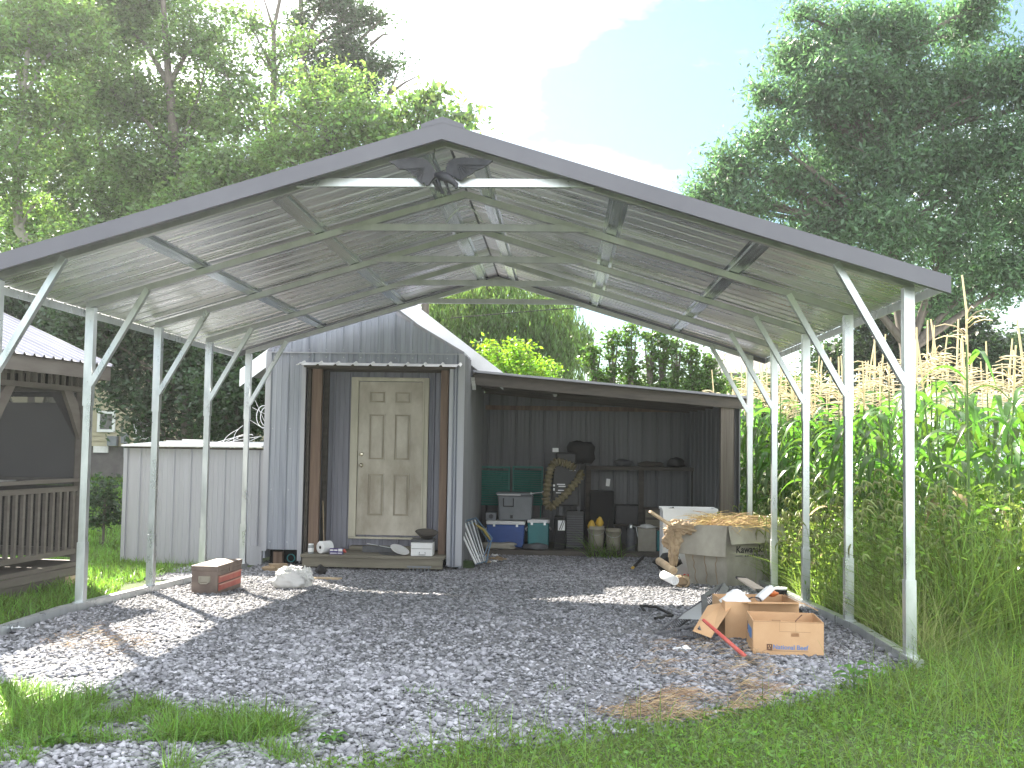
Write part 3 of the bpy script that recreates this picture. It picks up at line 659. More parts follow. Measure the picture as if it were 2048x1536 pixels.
b = MB(); b.tube([(x1+.005, 13.615, SZ+.06), (x1+.03, 13.615, SZ+.03), (x1+.045, 13.615, SZ+.03)], [.024, .016, .006], 10); b.build('nozzle', G['redh'], t)
c = at(797, 1108, 13.62); t = thing('round_paddle', 'white round dish with thin handle lying tilted on the step', 'dish', (c[0], 13.62, SZ))
b = MB(); M = Matrix.Rotation(R(22), 3, 'Y')@Matrix.Rotation(R(16), 3, 'X'); b.lathe([(0, 0), (.115, 0), (.13, .012), (.125, .014), (.11, .004), (0, .004)], (c[0], 13.70, SZ+.06), 26, M); b.build('dish', G['whitep'], t)
b = MB(); b.tube([(c[0]-.10, 13.70, SZ+.085), (c[0]-.44, 13.78, SZ+.13)], .005, 6); b.build('handle', G['galv'], t)
b = MB(); b.lathe([(0, 0), (.16, 0), (.18, .012), (.172, .014), (.15, .005), (0, .004)], (on_step(782), 13.80, SZ), 26); tag(b.build('plate', G['dgrey']), 'dark flat plate on the step under the white dish', 'plate')
x0, x1 = on_step(823), on_step(866); t = thing('tin_box', 'white lidded tin box with wire handle at the right end of the step', 'box', ((x0+x1)/2, 13.7, SZ))
b = MB(); b.bb(x0, x1, 13.57, 13.82, SZ, SZ+.175); b.build('box', G['whitep'], t, bevel=.012)
b = MB(); b.bb(x0-.008, x1+.008, 13.56, 13.83, SZ+.177, SZ+.21); b.build('lid', G['dgrey'], t, bevel=.008)
b = MB(); b.bb(x0+.01, x1-.01, 13.563, 13.568, SZ+.094, SZ+.099); xm = (x0+x1)/2+.01
b.tube([(xm-.035, 13.566, SZ+.055), (xm-.04, 13.55, SZ+.02), (xm+.04, 13.55, SZ+.02), (xm+.035, 13.566, SZ+.055)], .004, 6); b.build('wire_handle', G['dgrey'], t)
c = at(853, 1075, 13.74); b = MB(); M = Matrix.Rotation(R(12), 3, 'X')@Matrix.Rotation(R(4), 3, 'Y')
b.lathe([(0, -.0), (.08, .01), (.145, .075), (.15, .08), (.14, .075), (.075, .02), (0, .012)], (c[0], 13.72, SZ+.222), 24, M@Matrix.Rotation(0, 3, 'Z')); tag(b.build('bowl', G['woodd']), 'dark round bowl set on top of the tin box', 'bowl')
b = MB(); x = on_step(758); b.bb(x-.27, x+.12, 13.93, 13.96, -.004, .075); tag(b.build('grey_board', G['dgrey']), 'grey flat board standing on edge behind the white dish', 'board')
c0 = gnd(838, 1146); b = MB()
for k in range(6): b.box((c0[0]-.12+k*.048, c0[1], -.2+.045), (.012, .012, .07))
b.box((c0[0], c0[1], -.2+.085), (.30, .05, .016)); b.box((c0[0], c0[1], -.2+.012), (.26, .05, .016)); tag(b.build('boot_grate', G['greyp']), 'small grey plastic grate on the gravel before the step', 'grate')

# ------------------------------------------------------------------ metal enclosure left of the shed
en = thing('metal_enclosure', 'low pale ribbed metal enclosure left of the shed', 'enclosure', (-4.9, 14.3, -.2))
b = MB(); EX0, EX1, EY = -5.80, -3.925, 13.9
wall_sheet(b, EX0, EX1, EY, -.2, 1.31, start=.16); b.bb(EX0, EX1, EY+.004, EY+.03, -.2, 1.3)
sheet(b, ribs(EY, 15.1), lambda u, v, o: Vector((EX0-o, u, v)), lambda u: -.2, lambda u: 1.3); b.build('wall', G['clad2'], en)
b = MB(); b.bb(EX0-.02, EX0+.03, EY-.024, EY-.003, -.2, 1.31); b.bb(EX1-.20, EX1+.0, EY-.026, EY-.003, -.2, .05); b.build('corner_trim', G['clad2'], en)
b = MB(); b.prism([(EX0-.02, EY-.12, 1.335), (EX1-.01, EY-.12, 1.345), (EX1-.01, 15.1, 1.40), (EX0-.02, 15.1, 1.38)], (0, 0, .022)); b.build('lid_sheet', G['whitep'], en)
b = MB(); b.bb(EX0+.05, EX1-.03, EY+.01, EY+.06, 1.302, 1.333); b.build('lid_frame', G['woodd'], en)
# clutter on its lid
zl = 1.37
b = MB(); x = at(375, 880, 14.2)[0]; b.box((x, 14.2, zl+.035), (.55, .12, .03)); b.box((x+.1, 14.25, zl+.06), (.35, .1, .02)); tag(b.build('stacked_boards', G['white']), 'flat white panels stacked on the enclosure lid', 'panels')
t = thing('wire_reel', 'pale wire reel hoops standing on the lid beside the shed', 'wire', tuple(at(527, 880, 14.3)))
for cx, r_, yy in ((527, .115, 14.3), (533, .10, 14.36)):
    b = MB(); c = Vector(at(cx, 833, yy)); b.tube([c+Vector((r_*.75*math.cos(q), r_*.3*math.cos(q), r_*1.3*math.sin(q))) for q in np.linspace(0, 6.283, 25)], .005, 6, cap=False); b.build('hoop', G['whitep'], t)
b = MB()
for a, c in (((505, 815), (530, 828)), ((510, 800), (530, 845)), ((500, 840), (531, 860))): b.tube([at(*a, 14.3), at(*c, 14.34)], .003, 5)
b.build('spoke', G['whitep'], t)
t = thing('wire_tangle', 'tangled pale wires lying on the enclosure lid', 'wire', tuple(at(480, 885, 14.3)))
rw = random.Random(4)
for k in range(7):
    a = at(rw.uniform(430, 500), 884, 14.3); c_ = at(rw.uniform(470, 528), rw.uniform(845, 880), 14.4); mdl = (Vector(a)+Vector(c_))/2+Vector((rw.uniform(-.1, .1), 0, rw.uniform(0, .12)))
    pts = [(1-q)**2*Vector(a)+2*q*(1-q)*mdl+q*q*Vector(c_) for q in np.linspace(0, 1, 9)]
    b = MB(); b.tube(pts, .0035, 5); b.build('strand', G['whitep'], t)

# ------------------------------------------------------------------ lean-to
LZ = lambda x: 2.43-.083*(x+1.27)
lt = thing('lean_to', 'open fronted dark timber lean-to roof attached to the right side of the shed', 'lean-to', (.5, 15.6, -.2))
b = MB()
b.prism([(-1.24, 14.55, LZ(-1.24)-.0), (2.57, 14.55, LZ(2.57)), (2.57, 14.55, LZ(2.57)+.03), (-1.24, 14.55, LZ(-1.24)+.03)], (0, 2.85, -.10)); b.build('roof', G['gazroof'], lt)
b = MB(); b.prism([(-1.24, 14.6, LZ(-1.24)-.17), (2.54, 14.6, LZ(2.54)-.15), (2.54, 14.6, LZ(2.54)-.004), (-1.24, 14.6, LZ(-1.24)-.004)], (0, .04, 0)); b.build('fascia_beam', G['woodd'], lt)
for k in range(6):
    y = 15.0+k*.4; b = MB(); zz = lambda x: LZ(x)-(y-14.55)*.0352
    b.prism([(-1.24, y, zz(-1.24)-.09), (2.3, y, zz(2.3)-.09), (2.3, y, zz(2.3)-.003), (-1.24, y, zz(-1.24)-.003)], (0, .04, 0)); b.build('rafter', G['woodd'], lt)
b = MB(); BY = 17.3; wall_sheet(b, -1.288, 2.05, BY, -.2, 2.28, start=.05, minor=True); b.bb(-1.288, 2.05, BY+.004, BY+.03, -.2, 2.2); b.build('back_wall', G['claddark'], lt)
b = MB(); b.bb(-1.25, 2.0, BY-.09, BY-.025, 2.0, 2.07); b.build('wall_batten', G['woodr'], lt)
d_ = Vector((2.40-2.0, 14.65-BY, 0)); L_ = d_.length; d_.normalize(); nn = Vector((-d_.y, d_.x, 0))
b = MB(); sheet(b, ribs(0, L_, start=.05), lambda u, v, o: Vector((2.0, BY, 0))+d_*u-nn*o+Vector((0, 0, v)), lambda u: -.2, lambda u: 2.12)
b.beam(Vector((2.03, BY, .9)), Vector((2.43, 14.65, .9)), .02, 2.2); b.build('side_wall', G['claddark'], lt)
b = MB(); b.bb(2.17, 2.35, 14.62, 14.76, -.2, 2.0); b.build('corner_post', G['woodv'], lt, bevel=.004)
b = MB(); b.bb(-1.2, 2.1, 15.75, 15.80, -.2, -.12); b.build('sill_board', G['woodd'], lt)
b = MB(); b.bb(-1.2, 2.05, 15.80, 17.25, -.2, -.125); b.build('floor', G['woodd'], lt)
c = at(1110, 786, 16.2); t = thing('light_bulb', 'bare unlit bulb hanging from the lean-to ceiling', 'light bulb', tuple(c))
b = MB(); b.lathe([(0, 0), (.045, .0), (.045, .025), (.02, .03)], (c[0], c[1], c[2]+.03), 12); b.build('socket', G['whitep'], t)
b = MB(); b.lathe([(.02, .03), (.024, .0), (.034, -.03), (.02, -.058), (0, -.062)], c, 12); b.build('bulb', G['whitep'], t)
b = MB(); M = Matrix.Rotation(R(38), 3, 'X')
c = at(955, 762, 14.1); sheet(b, ribs(0, .3, pitch=.07, h=.012, minor=False), lambda u, v, o: Vector((-1.22+v, 14.0+u, 2.32-.5*u+o)), lambda u: 0, lambda u: .05); b.build('awning_scrap', G['white'], lt)

FZ = -.123
def ob(name, label, cat, px, Y, z, group=None): return thing(name, label, cat, (at(px, 1000, Y)[0], Y, z), group)
def cooler(px0, px1, Y, z, h, mt, label, depth=.36, lidh=.06):
    x0, x1 = at(px0, 1060, Y)[0], at(px1, 1060, Y)[0]
    t = thing('cooler', label, 'cooler', ((x0+x1)/2, Y+depth/2, z), 'coolers stored in the lean-to')
    b = MB(); b.box(((x0+x1)/2, Y+depth/2, z+(h-lidh)/2), (x1-x0, depth, h-lidh-.002), taper=.96); b.build('body', mt, t, bevel=.015)
    b = MB(); b.box(((x0+x1)/2, Y+depth/2, z+h-lidh/2), (x1-x0+.015, depth+.015, lidh-.004)); b.build('lid', G['whitep'], t, bevel=.014)
    for q in (.2, .8):
        b = MB(); b.box((x0+(x1-x0)*q, Y-.012, z+h-lidh-.005), (.035, .012, .045)); b.build('latch', G['galv'], t)
    for sx, xx in ((-1, x0), (1, x1)):
        b = MB(); b.tube([(xx+sx*.005, Y+.1, z+h*.7), (xx+sx*.028, Y+.1, z+h*.62), (xx+sx*.028, Y+.26, z+h*.62), (xx+sx*.005, Y+.26, z+h*.7)], .009, 6); b.build('handle', G['whitep'], t)
    return t
cooler(973, 1049, 16.2, FZ, .40, G['blue'], 'royal blue cooler with white lid under the grey one')
cooler(1055, 1098, 16.25, FZ, .43, G['teal'], 'teal cooler with white lid right of the blue one')
# grey rolling cooler on the blue one
Y = 16.22; x0, x1 = at(995, 1000, Y)[0], at(1066, 1000, Y)[0]; z = FZ+.402
t = thing('cooler', 'large grey wheeled cooler standing on the blue cooler lid', 'cooler', ((x0+x1)/2, Y+.18, z), 'coolers stored in the lean-to')
b = MB(); b.box(((x0+x1)/2, Y+.18, z+.19), (x1-x0, .34, .375), taper=.93); b.build('body', G['greyp'], t, bevel=.02)
b = MB(); b.box(((x0+x1)/2-.01, Y+.18, z+.405), (x1-x0+.03, .37, .045)); b.build('lid', G['greyp'], t, bevel=.015)
b = MB(); b.box((x0+(x1-x0)*.32, Y-.012, z+.392), ((x1-x0)*.66, .012, .014)); b.build('lid_rim', G['whitep'], t)
xm = x0+(x1-x0)*.31; b = MB(); b.tube([(xm-.075, Y-.003, z+.34), (xm-.075, Y-.02, z+.22), (xm+.075, Y-.02, z+.22), (xm+.075, Y-.003, z+.34)], .009, 6); b.build('handle', G['black'], t)
b = MB(); b.box((xm+.05, Y-.0, z+.06), (.04, .015, .05)); b.build('drain_plug', G['black'], t)
b = MB(); b.tube([(x1-.02, Y-.01, z+.42), (x1+.14, Y-.02, z+.44)], .007, 6); b.blob((x1+.15, Y-.02, z+.44), (.018, .018, .018)); b.blob((x1-.03, Y-.01, z+.42), (.018, .018, .018)); b.build('pull_bar', G['galv'], t)
Y = 16.24; x0, x1 = at(972, 1000, Y)[0], at(993, 1000, Y)[0]; t = thing('battery_box', 'small grey box with round dial left of the grey cooler', 'box', (x0, Y, FZ+.402))
b = MB(); b.bb(x0, x1, Y, Y+.18, FZ+.402, FZ+.52); b.build('case', G['greyp'], t, bevel=.006)
b = MB(); b.lathe([(0, .0), (.035, .0), (.035, .006), (.02, .006)], ((x0+x1)/2, Y-.001, FZ+.46), 14, Matrix.Rotation(R(90), 3, 'X')); b.build('dial', G['dgrey'], t)
# teal slatted panels
for i, (p0, p1) in enumerate(((957, 1020), (1025, 1086))):
    Y = 17.0; x0, x1 = at(p0, 950, Y)[0], at(p1, 950, Y)[0]; z0, z1 = at(p0, 1010, Y)[2], at(p0, 932, Y)[2]
    t = thing('shutter', ('teal slatted shutter leaning on the back wall nearest the shed', 'teal slatted shutter leaning on the back wall behind the grey cooler')[i], 'shutter', ((x0+x1)/2, Y, z0), 'teal slatted shutters')
    b = MB(); b.bb(x0, x0+.025, Y, Y+.03, z0, z1); b.bb(x1-.025, x1, Y, Y+.03, z0, z1); b.bb(x0+.025, x1-.025, Y, Y+.03, z1-.03, z1); b.bb(x0+.025, x1-.025, Y, Y+.03, z0, z0+.03); b.build('frame', G['tealw'], t)
    b = MB()
    k = int((z1-z0-.08)/.035)
    for q in range(k): b.beam((x0+.026, Y+.015, z0+.05+q*.035), (x1-.026, Y+.015, z0+.05+q*.035), .004, .03, (0, .5, 1))
    b.build('slats', G['tealw'], t)
    b = MB(); b.bb(x0+.02, x0+.04, Y+.002, Y+.028, FZ, z0-.002); b.bb(x1-.04, x1-.02, Y+.002, Y+.028, FZ, z0-.002); b.build('leg', G['tealw'], t)
# machine with ribbed hose
Y = 16.1; t = ob('yard_vacuum', 'black yard vacuum machine looped with a ribbed tan hose', 'machine', 1125, Y, FZ)
def wp(px, py, dy=0): return Vector(at(px, py, Y+dy))
b = MB(); a = wp(1103, 1015); c = wp(1160, 895); b.bb(a.x, c.x, Y+.05, Y+.45, a.z+.02, c.z-.25); b.bb(a.x+.05, c.x-.05, Y+.1, Y+.5, c.z-.248, c.z-.08); b.build('housing', G['black'], t, bevel=.03)
b = MB(); b.blob(wp(1160, 905, .42), (.24, .2, .2), 5, .08); b.build('dust_bag', G['rubber'], t)
b = MB(); a = wp(1122, 1015); b.bb(a.x-.02, a.x+.02, Y+.1, Y+.14, FZ, a.z+.3); b.bb(a.x+.25, a.x+.29, Y+.1, Y+.14, FZ, a.z+.3); b.build('stand', G['dgrey'], t)
b = MB(); lp = [(1150, 936), (1138, 930), (1125, 925), (1112, 924), (1104, 932), (1099, 945), (1096, 960), (1094, 978), (1092, 996), (1096, 1012), (1106, 1012), (1116, 1002), (1128, 992), (1142, 976), (1154, 962), (1161, 950), (1158, 943)]
pts = []; rs = []
P_ = [wp(px, py, -.04+.02*math.sin(i)) for i, (px, py) in enumerate(lp)]
for i in range(len(P_)-1):
    for q in range(8):
        tt = i+q/8; i0 = max(i-1, 0); i3 = min(i+2, len(P_)-1); u = q/8
        p = .5*((2*P_[i])+(-P_[i0]+P_[i+1])*u+(2*P_[i0]-5*P_[i]+4*P_[i+1]-P_[i3])*u*u+(-P_[i0]+3*P_[i]-3*P_[i+1]+P_[i3])*u**3)
        pts.append(p); rs.append(.066 if (i*8+q) % 4 < 2 else .044)
b.tube(pts, rs, 10, smooth=False); b.build('ribbed_hose', G['tan'], t)
b = MB()
for (px, py, w_, h_) in ((1108, 971, 4, 4), (1122, 969, 16, 2.2), (1124, 973, 14, 2.2), (1108, 979, 3, 5), (1122, 981, 12, 2.2), (1120, 986, 16, 1.8), (1105, 923, 7, 3), (1111, 900, 12, 8), (1145, 941, 12, 1.5)):
    p = wp(px, py); q = w_/130/1.0; r_ = h_/130; b.bb(p.x-q/2, p.x+q/2, Y+.035, Y+.045, p.z-r_/2, p.z+r_/2)
b.build('sticker', G['whitep'], t)
# white tag on dark tank, black slatted crate
Y = 16.15; t = ob('slatted_crate', 'tall black slatted plastic crate beside the ribbed hose machine', 'crate', 1150, Y, FZ)
x0, x1 = at(1132, 1050, Y)[0], at(1168, 1050, Y)[0]; zc = at(1150, 1022, Y)[2]
b = MB(); b.bb(x0, x1, Y+.02, Y+.34, FZ, zc); b.build('shell', G['black'], t, bevel=.01)
b = MB(); k = int((zc-FZ-.05)/.035)
for q in range(k): b.bb(x0+.01, x1-.01, Y+.004, Y+.018, FZ+.03+q*.035, FZ+.045+q*.035)
b.build('slats', G['dgrey'], t)
Y = 16.0; t = ob('fuel_can', 'dark can with a white striped tag beside the slatted crate', 'can', 1122, Y, FZ)
x0, x1 = at(1108, 1050, Y)[0], at(1131, 1050, Y)[0]; zc = at(1120, 1033, Y)[2]
b = MB(); b.bb(x0, x1, Y+.02, Y+.25, FZ, zc); b.build('can', G['rubber'], t, bevel=.02)
x0, x1, z0, z1 = at(1116, 1050, Y)[0], at(1130, 1050, Y)[0], at(1120, 1061, Y)[2], at(1120, 1041, Y)[2]
b = MB(); b.bb(x0, x1, Y+.014, Y+.019, z0, z1); b.build('tag', G['whitep'], t)
b = MB(); b.beam((x0+.02, Y+.011, z0+.01), (x0+.075, Y+.011, z1), .004, .012, (1, 0, 0)); b.beam((x0+.05, Y+.011, z0+.01), (x0+.1, Y+.011, z1), .004, .008, (1, 0, 0)); b.build('stripe', G['ink'], t)
# shelf, cabinet, boards on the back right
Y = 16.75; t = ob('work_bench', 'dark cluttered bench along the back wall of the lean-to', 'bench', 1280, Y, FZ)
x0, x1 = at(1172, 950, Y)[0], at(1395, 950, Y)[0]; zt = at(1280, 934, Y)[2]
b = MB(); b.bb(x0, x1, Y, Y+.5, zt-.05, zt); b.build('top', G['woodd'], t)
for x in (x0+.04, (x0+x1)/2, x1-.04):
    b = MB(); b.bb(x-.04, x+.04, Y+.04, Y+.12, FZ, zt-.052); b.build('leg', G['woodd'], t)
b = MB(); b.bb(x0+.03, x1-.03, Y+.15, Y+.46, FZ+.3, FZ+.33); b.build('shelf', G['woodd'], t)
for i, (p0, p1, z0, h_, mt, lab, cat) in enumerate(((1180, 1228, FZ, .86, 'rubber', 'tall dark cabinet with a white tag standing against the bench', 'cabinet'), (1290, 1368, FZ, .62, 'woodd', 'brown wooden crate in the far right of the lean-to', 'crate'), (1232, 1286, FZ+.335, .3, 'black', 'black bin stored on the bench shelf', 'bin'))):
    Y = (16.55, 16.4, 16.85)[i]; x0, x1 = at(p0, 1000, Y)[0], at(p1, 1000, Y)[0]
    o = thing(('cabinet', 'wooden_crate', 'storage_bin')[i], lab, cat, ((x0+x1)/2, Y, z0)); b = MB(); b.bb(x0, x1, Y, Y+.32, z0, z0+h_); b.build('body', G[mt], o, bevel=.01)
    if i == 0:
        b = MB(); c = at(1216, 965, Y); M = Matrix.Rotation(R(6), 3, 'Y'); b.box((c[0], Y-.006, c[2]), (.06, .003, .115), rot=M); b.build('tag', G['whitep'], o)
    if i == 1:
        b = MB()
        for q in range(4): b.bb(x0+.01, x1-.01, Y-.016, Y-.002, z0+.03+q*.15, z0+.14+q*.15)
        b.build('slats', G['woodg'], o)
for i, (px, z0, d, mt, lab) in enumerate(((1245, 0, (.15, .09, .07), 'dgrey', 'grey bundle lying on the left of the bench top'), (1300, 0, (.22, .12, .05), 'woodd', 'brown tarp heap in the middle of the bench top'), (1352, 0, (.14, .1, .09), 'black', 'black sack at the right end of the bench top'))):
    c = at(px, 930, 16.95); b = MB(); b.blob((c[0], 16.95, zt+d[2]*.75), d, i+11, .1); tag(b.build('bundle', G[mt]), lab, 'bundle')
# buckets
for i, (p0, p1, Y) in enumerate(((1176, 1209, 15.95), (1212, 1243, 16.0))):
    x0, x1 = at(p0, 1080, Y)[0], at(p1, 1080, Y)[0]; r_ = (x1-x0)/2; h_ = .36-.04*i
    t = thing('bucket', ('beige plastic bucket filled with yellow pieces behind the grass clump', 'beige plastic bucket half hidden right behind the grass clump')[i], 'bucket', ((x0+x1)/2, Y+r_, FZ), 'beige buckets in the lean-to')
    b = MB(); b.lathe([(0, 0), (r_*.85, 0), (r_*.93, h_*.5), (r_, h_*.85), (r_+.006, h_*.86), (r_+.006, h_*.9), (r_, h_*.9), (r_, h_), (r_-.01, h_), (r_*.84, .02), (0, .02)], ((x0+x1)/2, Y+r_, FZ), 22); b.build('pail', G['beige'], t)
    b = MB(); xm = (x0+x1)/2; b.tube([(xm+r_*1.04*math.cos(q), Y+r_-abs(math.sin(q))*r_*1.05, FZ+h_*.86-.08*abs(math.sin(q))) for q in np.linspace(0, math.pi, 12)], .003, 5); b.build('bail', G['galv'], t)
    if i == 0: YB0 = ((x0+x1)/2, Y+r_, FZ+h_)
t = thing('yellow_jug', 'yellow plastic pieces sticking out of the beige bucket', 'jug', YB0)
for dx, dz, rz in ((-.07, .0, -.2), (.05, .05, .7)):
    b = MB(); b.blob((YB0[0]+dx, YB0[1]-.03, YB0[2]+dz), (.055, .045, .08), 3, .08); b.build('piece', G['yellow'], t)
c = at(1262, 1080, 15.95); t = thing('gas_bottle', 'dark slim bottle with silver cap right of the buckets', 'bottle', (c[0], 16.0, FZ))
b = MB(); b.lathe([(0, 0), (.07, 0), (.072, .03), (.072, .27), (.05, .32), (.025, .34)], (c[0], 16.0, FZ), 16); b.build('body', G['dgrey'], t)
b = MB(); b.lathe([(.028, .34), (.03, .38), (.02, .4), (0, .4)], (c[0], 16.0, FZ), 12); b.tube([(c[0], 16, FZ+.38), (c[0]+.08, 15.98, FZ+.36), (c[0]+.1, 15.97, FZ+.22)], .006, 6); b.build('cap', G['galv'], t)
for i, (p0, p1, Y, h_, mt, lab) in enumerate(((1276, 1312, 16.0, .34, 'cardg', 'small brown carton on the lean-to floor with white wrapping on top'), (1314, 1332, 16.1, .3, 'teal', 'narrow teal box at the right end of the lean-to floor'))):
    x0, x1 = at(p0, 1080, Y)[0], at(p1, 1080, Y)[0]; t = thing('carton', lab, 'box', ((x0+x1)/2, Y, FZ)); b = MB(); b.bb(x0, x1, Y, Y+.22, FZ, FZ+h_); b.build('body', G[mt], t, bevel=.005)
    if i == 0: b = MB(); b.blob(((x0+x1)/2, Y+.08, FZ+h_+.02), (.11, .08, .03), 4, .2); b.build('wrapping', G['whitep'], t)

# folded lawn lounger leaning by the shed corner
t = thing('folded_lounger', 'folded aluminium lawn lounger with white tubes leaning by the shed corner', 'lounger', tuple(gnd(945, 1128)))
def lp_(px, py, Y): return Vector(at(px, py, Y))
A0, A1, B0, B1 = lp_(907, 1052, 14.1), lp_(952, 1036, 14.6), lp_(952, 1128, 13.95), lp_(975, 1122, 14.3)
for k in range(6):
    q = k/5; b = MB(); b.tube([A0.lerp(A1, .2+.75*q)-Vector((0, 0, .02)), B0.lerp(B1, q*.85)], .014 if k % 2 == 0 else .010, 8); b.build('slat_tube', G['whitep'] if k < 3 else G['galv'], t)
C0, C1 = lp_(984, 1076, 14.4), lp_(972, 1125, 14.2)
b = MB(); b.tube([A0+Vector((-.04, 0, 0)), A0.lerp(A1, .5)+Vector((0, 0, .01)), A1], .012, 8); b.tube([A1, C0, C1], .010, 8); b.tube([B0, B1, C1], .010, 8); b.tube([A0+Vector((0, 0, -.04)), A1+Vector((0, 0, -.04))], .010, 8); b.tube([A1+Vector((.0, .02, -.06)), C0+Vector((-.04, .02, -.06)), C1+Vector((-.06, 0, 0))], .008, 8); b.build('frame', mat('blue_grey_tube', (.15, .24, .34), .35, .6), t)
b = MB(); b.tube([A1+Vector((-.06, .03, -.06)), lp_(968, 1060, 14.4), C0+Vector((-.02, 0, -.03))], [.012, .02, .012], 8); b.build('strap', mat('mustard_strap', (.30, .24, .07), .7), t)
c = gnd(922, 1135); b = MB(); b.blob((c[0], c[1], -.19), (.2, .12, .09), 6, .1); tag(b.build('mossy_lump', G['moss']), 'dark green mossy lump at the foot of the shed corner', 'moss clump')
c = gnd(641, 1150); b = MB(); b.blob((c[0], c[1], hgt(c[1])+.05), (.06, .06, .065), 9, .12); tag(b.build('black_bundle', G['rubber']), 'small black bundle on the gravel under the step', 'bundle')
# litter along the lean-to sill
rl = random.Random(12); lb = thing('litter', 'scattered scraps of foil, paper and leaves along the lean-to sill', 'litter', (0, 15.4, -.2)); lb['kind'] = 'stuff'
b = MB(); b2 = MB(); b3 = MB()
for k in range(120):
    px = rl.uniform(955, 1110) if k < 90 else rl.uniform(1110, 1330); py = rl.uniform(1096, 1128) if px < 1010 else rl.uniform(1092, 1108); g_ = gnd(px, py); s_ = rl.uniform(.02, .07)
    (b if k % 4 == 0 else b2 if k % 4 < 3 else b3).blob((g_[0], g_[1], g_[2]+s_*.3), (s_, s_*.7, s_*.35), k, .25, 7, 5)
b.build('white_scraps', G['whitep'], lb); b2.build('brown_scraps', G['leather'], lb); b3.build('grey_scraps', G['dgrey'], lb)
for i, (px, py, Y, d, mt, lab) in enumerate(((1000, 1092, 16.0, (.28, .12, .06), 'cardg', 'pale rumpled rag under the blue cooler'), (1072, 1090, 15.95, (.2, .12, .05), 'dgrey', 'grey rumpled rag before the teal cooler'))):
    c = at(px, py, Y); b = MB(); b.blob((c[0], Y, FZ+.04), d, 20+i, .16); tag(b.build('rag', G[mt]), lab, 'rag')

# ------------------------------------------------------------------ toolbox, bag, board on the gravel
t = thing('tool_box', 'brown metal tool chest with red drawers standing on the gravel', 'tool box', (-3.29, 10.1, 0)); TW, TL, TH = .262, .66, .235
M = Matrix.Rotation(R(-3), 3, 'Z'); _g = gnd(437, 1190); o_ = Vector((_g[0]-.13, _g[1]+.34, hgt(_g[1]+.3)+.004))
def tb(b, c, d): b.box(o_+M@Vector(c), d, rot=M)
b = MB(); tb(b, (0, 0, TH/2), (TW, TL, TH)); b.build('case', G['toolb'], t, bevel=.004)
b = MB(); tb(b, (0, 0, TH+.026), (TW+.012, TL+.012, .05)); b.build('lid', G['toolb'], t, bevel=.006)
for z in (.055, .13):
    b = MB(); tb(b, (TW/2+.004, 0, z+.022), (.008, TL-.06, .066)); d0 = b.build('drawer', G['red'], t, bevel=.002)
    b = MB(); tb(b, (TW/2+.013, 0, z+.049), (.010, TL-.06, .012)); b.build('pull_rail', G['redl'], d0)
b = MB(); tb(b, (0, -TL/2-.003, .155), (.12, .005, .06)); c = o_+M@Vector((0, -TL/2-.008, .16)); b.tube([c+Vector((-.045, 0, .015)), c+Vector((-.05, -.012, -.03)), c+Vector((-.03, -.015, -.045)), c+Vector((.03, -.015, -.045)), c+Vector((.05, -.012, -.03)), c+Vector((.045, 0, .015))], .006, 6)
b.build('handle', mat('dull_brass_handle', (.33, .31, .26), .4, .6), t)
b = MB(); tb(b, (TW/2+.006, 0, TH+.0), (.012, .05, .06)); b.build('latch', G['toolb'], t)
c = gnd(580, 1180); b = MB(); cx, cy = c[0]+.0, c[1]+.14
gz_ = hgt(cy)
b = noisy((cx-.02, cy, gz_+.10), (.19, .14, .115), 3, .30, 44, 30, 1.5)
for q_, d_, sd_ in (((cx+.13, cy-.03, gz_+.14), (.07, .07, .075), 5), ((cx-.02, cy-.0, gz_+.18), (.10, .08, .05), 8), ((cx-.12, cy+.02, gz_+.13), (.07, .08, .07), 9)):
    k_ = noisy(q_, d_, sd_, .5, 30, 20, 2.4, flat=True); b.add(k_.v, k_.f, False)
tag(b.build('plastic_bag', G['bag']), 'full white plastic bag slumped on the gravel', 'plastic bag')
c = gnd(556, 1143); b = MB(); b.box((c[0], c[1], hgt(c[1])+.05), (.22, .12, .09), rz=.4); b.blob((c[0]-.08, c[1]-.05, hgt(c[1])+.04), (.09, .06, .04), 2, .2); tag(b.build('crumpled_carton', G['leather']), 'crumpled brown carton behind the white bag', 'carton')
c = gnd(648, 1161); b = MB(); b.prism([(c[0]-.19, c[1]-.04, hgt(c[1])+.01), (c[0]+.17, c[1]-.05, hgt(c[1])+.01), (c[0]+.2, c[1]+.03, hgt(c[1])+.01), (c[0]+.05, c[1]+.07, hgt(c[1])+.01), (c[0]-.2, c[1]+.06, hgt(c[1])+.01)], (0, 0, .022)); tag(b.build('wood_offcut', G['stick']), 'pale flat wood offcut on the gravel right of the bag', 'board')

# ------------------------------------------------------------------ right hand clutter
def text(s, size, mt, M4, name, parent):
    cu = bpy.data.curves.new(name, 'FONT'); cu.body = s; cu.size = size; cu.extrude = .0006; cu.offset = size*.012
    to = bpy.data.objects.new('tmp', cu); C.objects.link(to); dg = bpy.context.evaluated_depsgraph_get(); me = bpy.data.meshes.new_from_object(to.evaluated_get(dg))
    bpy.data.objects.remove(to); me.transform(M4); off = WORLD[parent.name]; me.transform(Matrix.Translation(-off)); me.materials.clear()
    return finish(name, me, mt, parent)
def openbox(t, x, y, z, W, D, H, rz, mt, th=.008, taper=1., name='walls'):
    M = Matrix.Rotation(rz, 3, 'Z'); o = Vector((x, y, z)); b = MB()
    def wl_(c, d): b.box(o+M@Vector(c), d, rot=M)
    wl_((0, -D/2+th/2, H/2), (W, th, H)); wl_((0, D/2-th/2, H/2), (W, th, H)); wl_((-W/2+th/2, 0, H/2), (th, D-2*th-.001, H)); wl_((W/2-th/2, 0, H/2), (th, D-2*th-.001, H)); wl_((0, 0, th/2+.001), (W-2*th-.001, D-2*th-.001, th))
    return b.build(name, mt, t), M, o
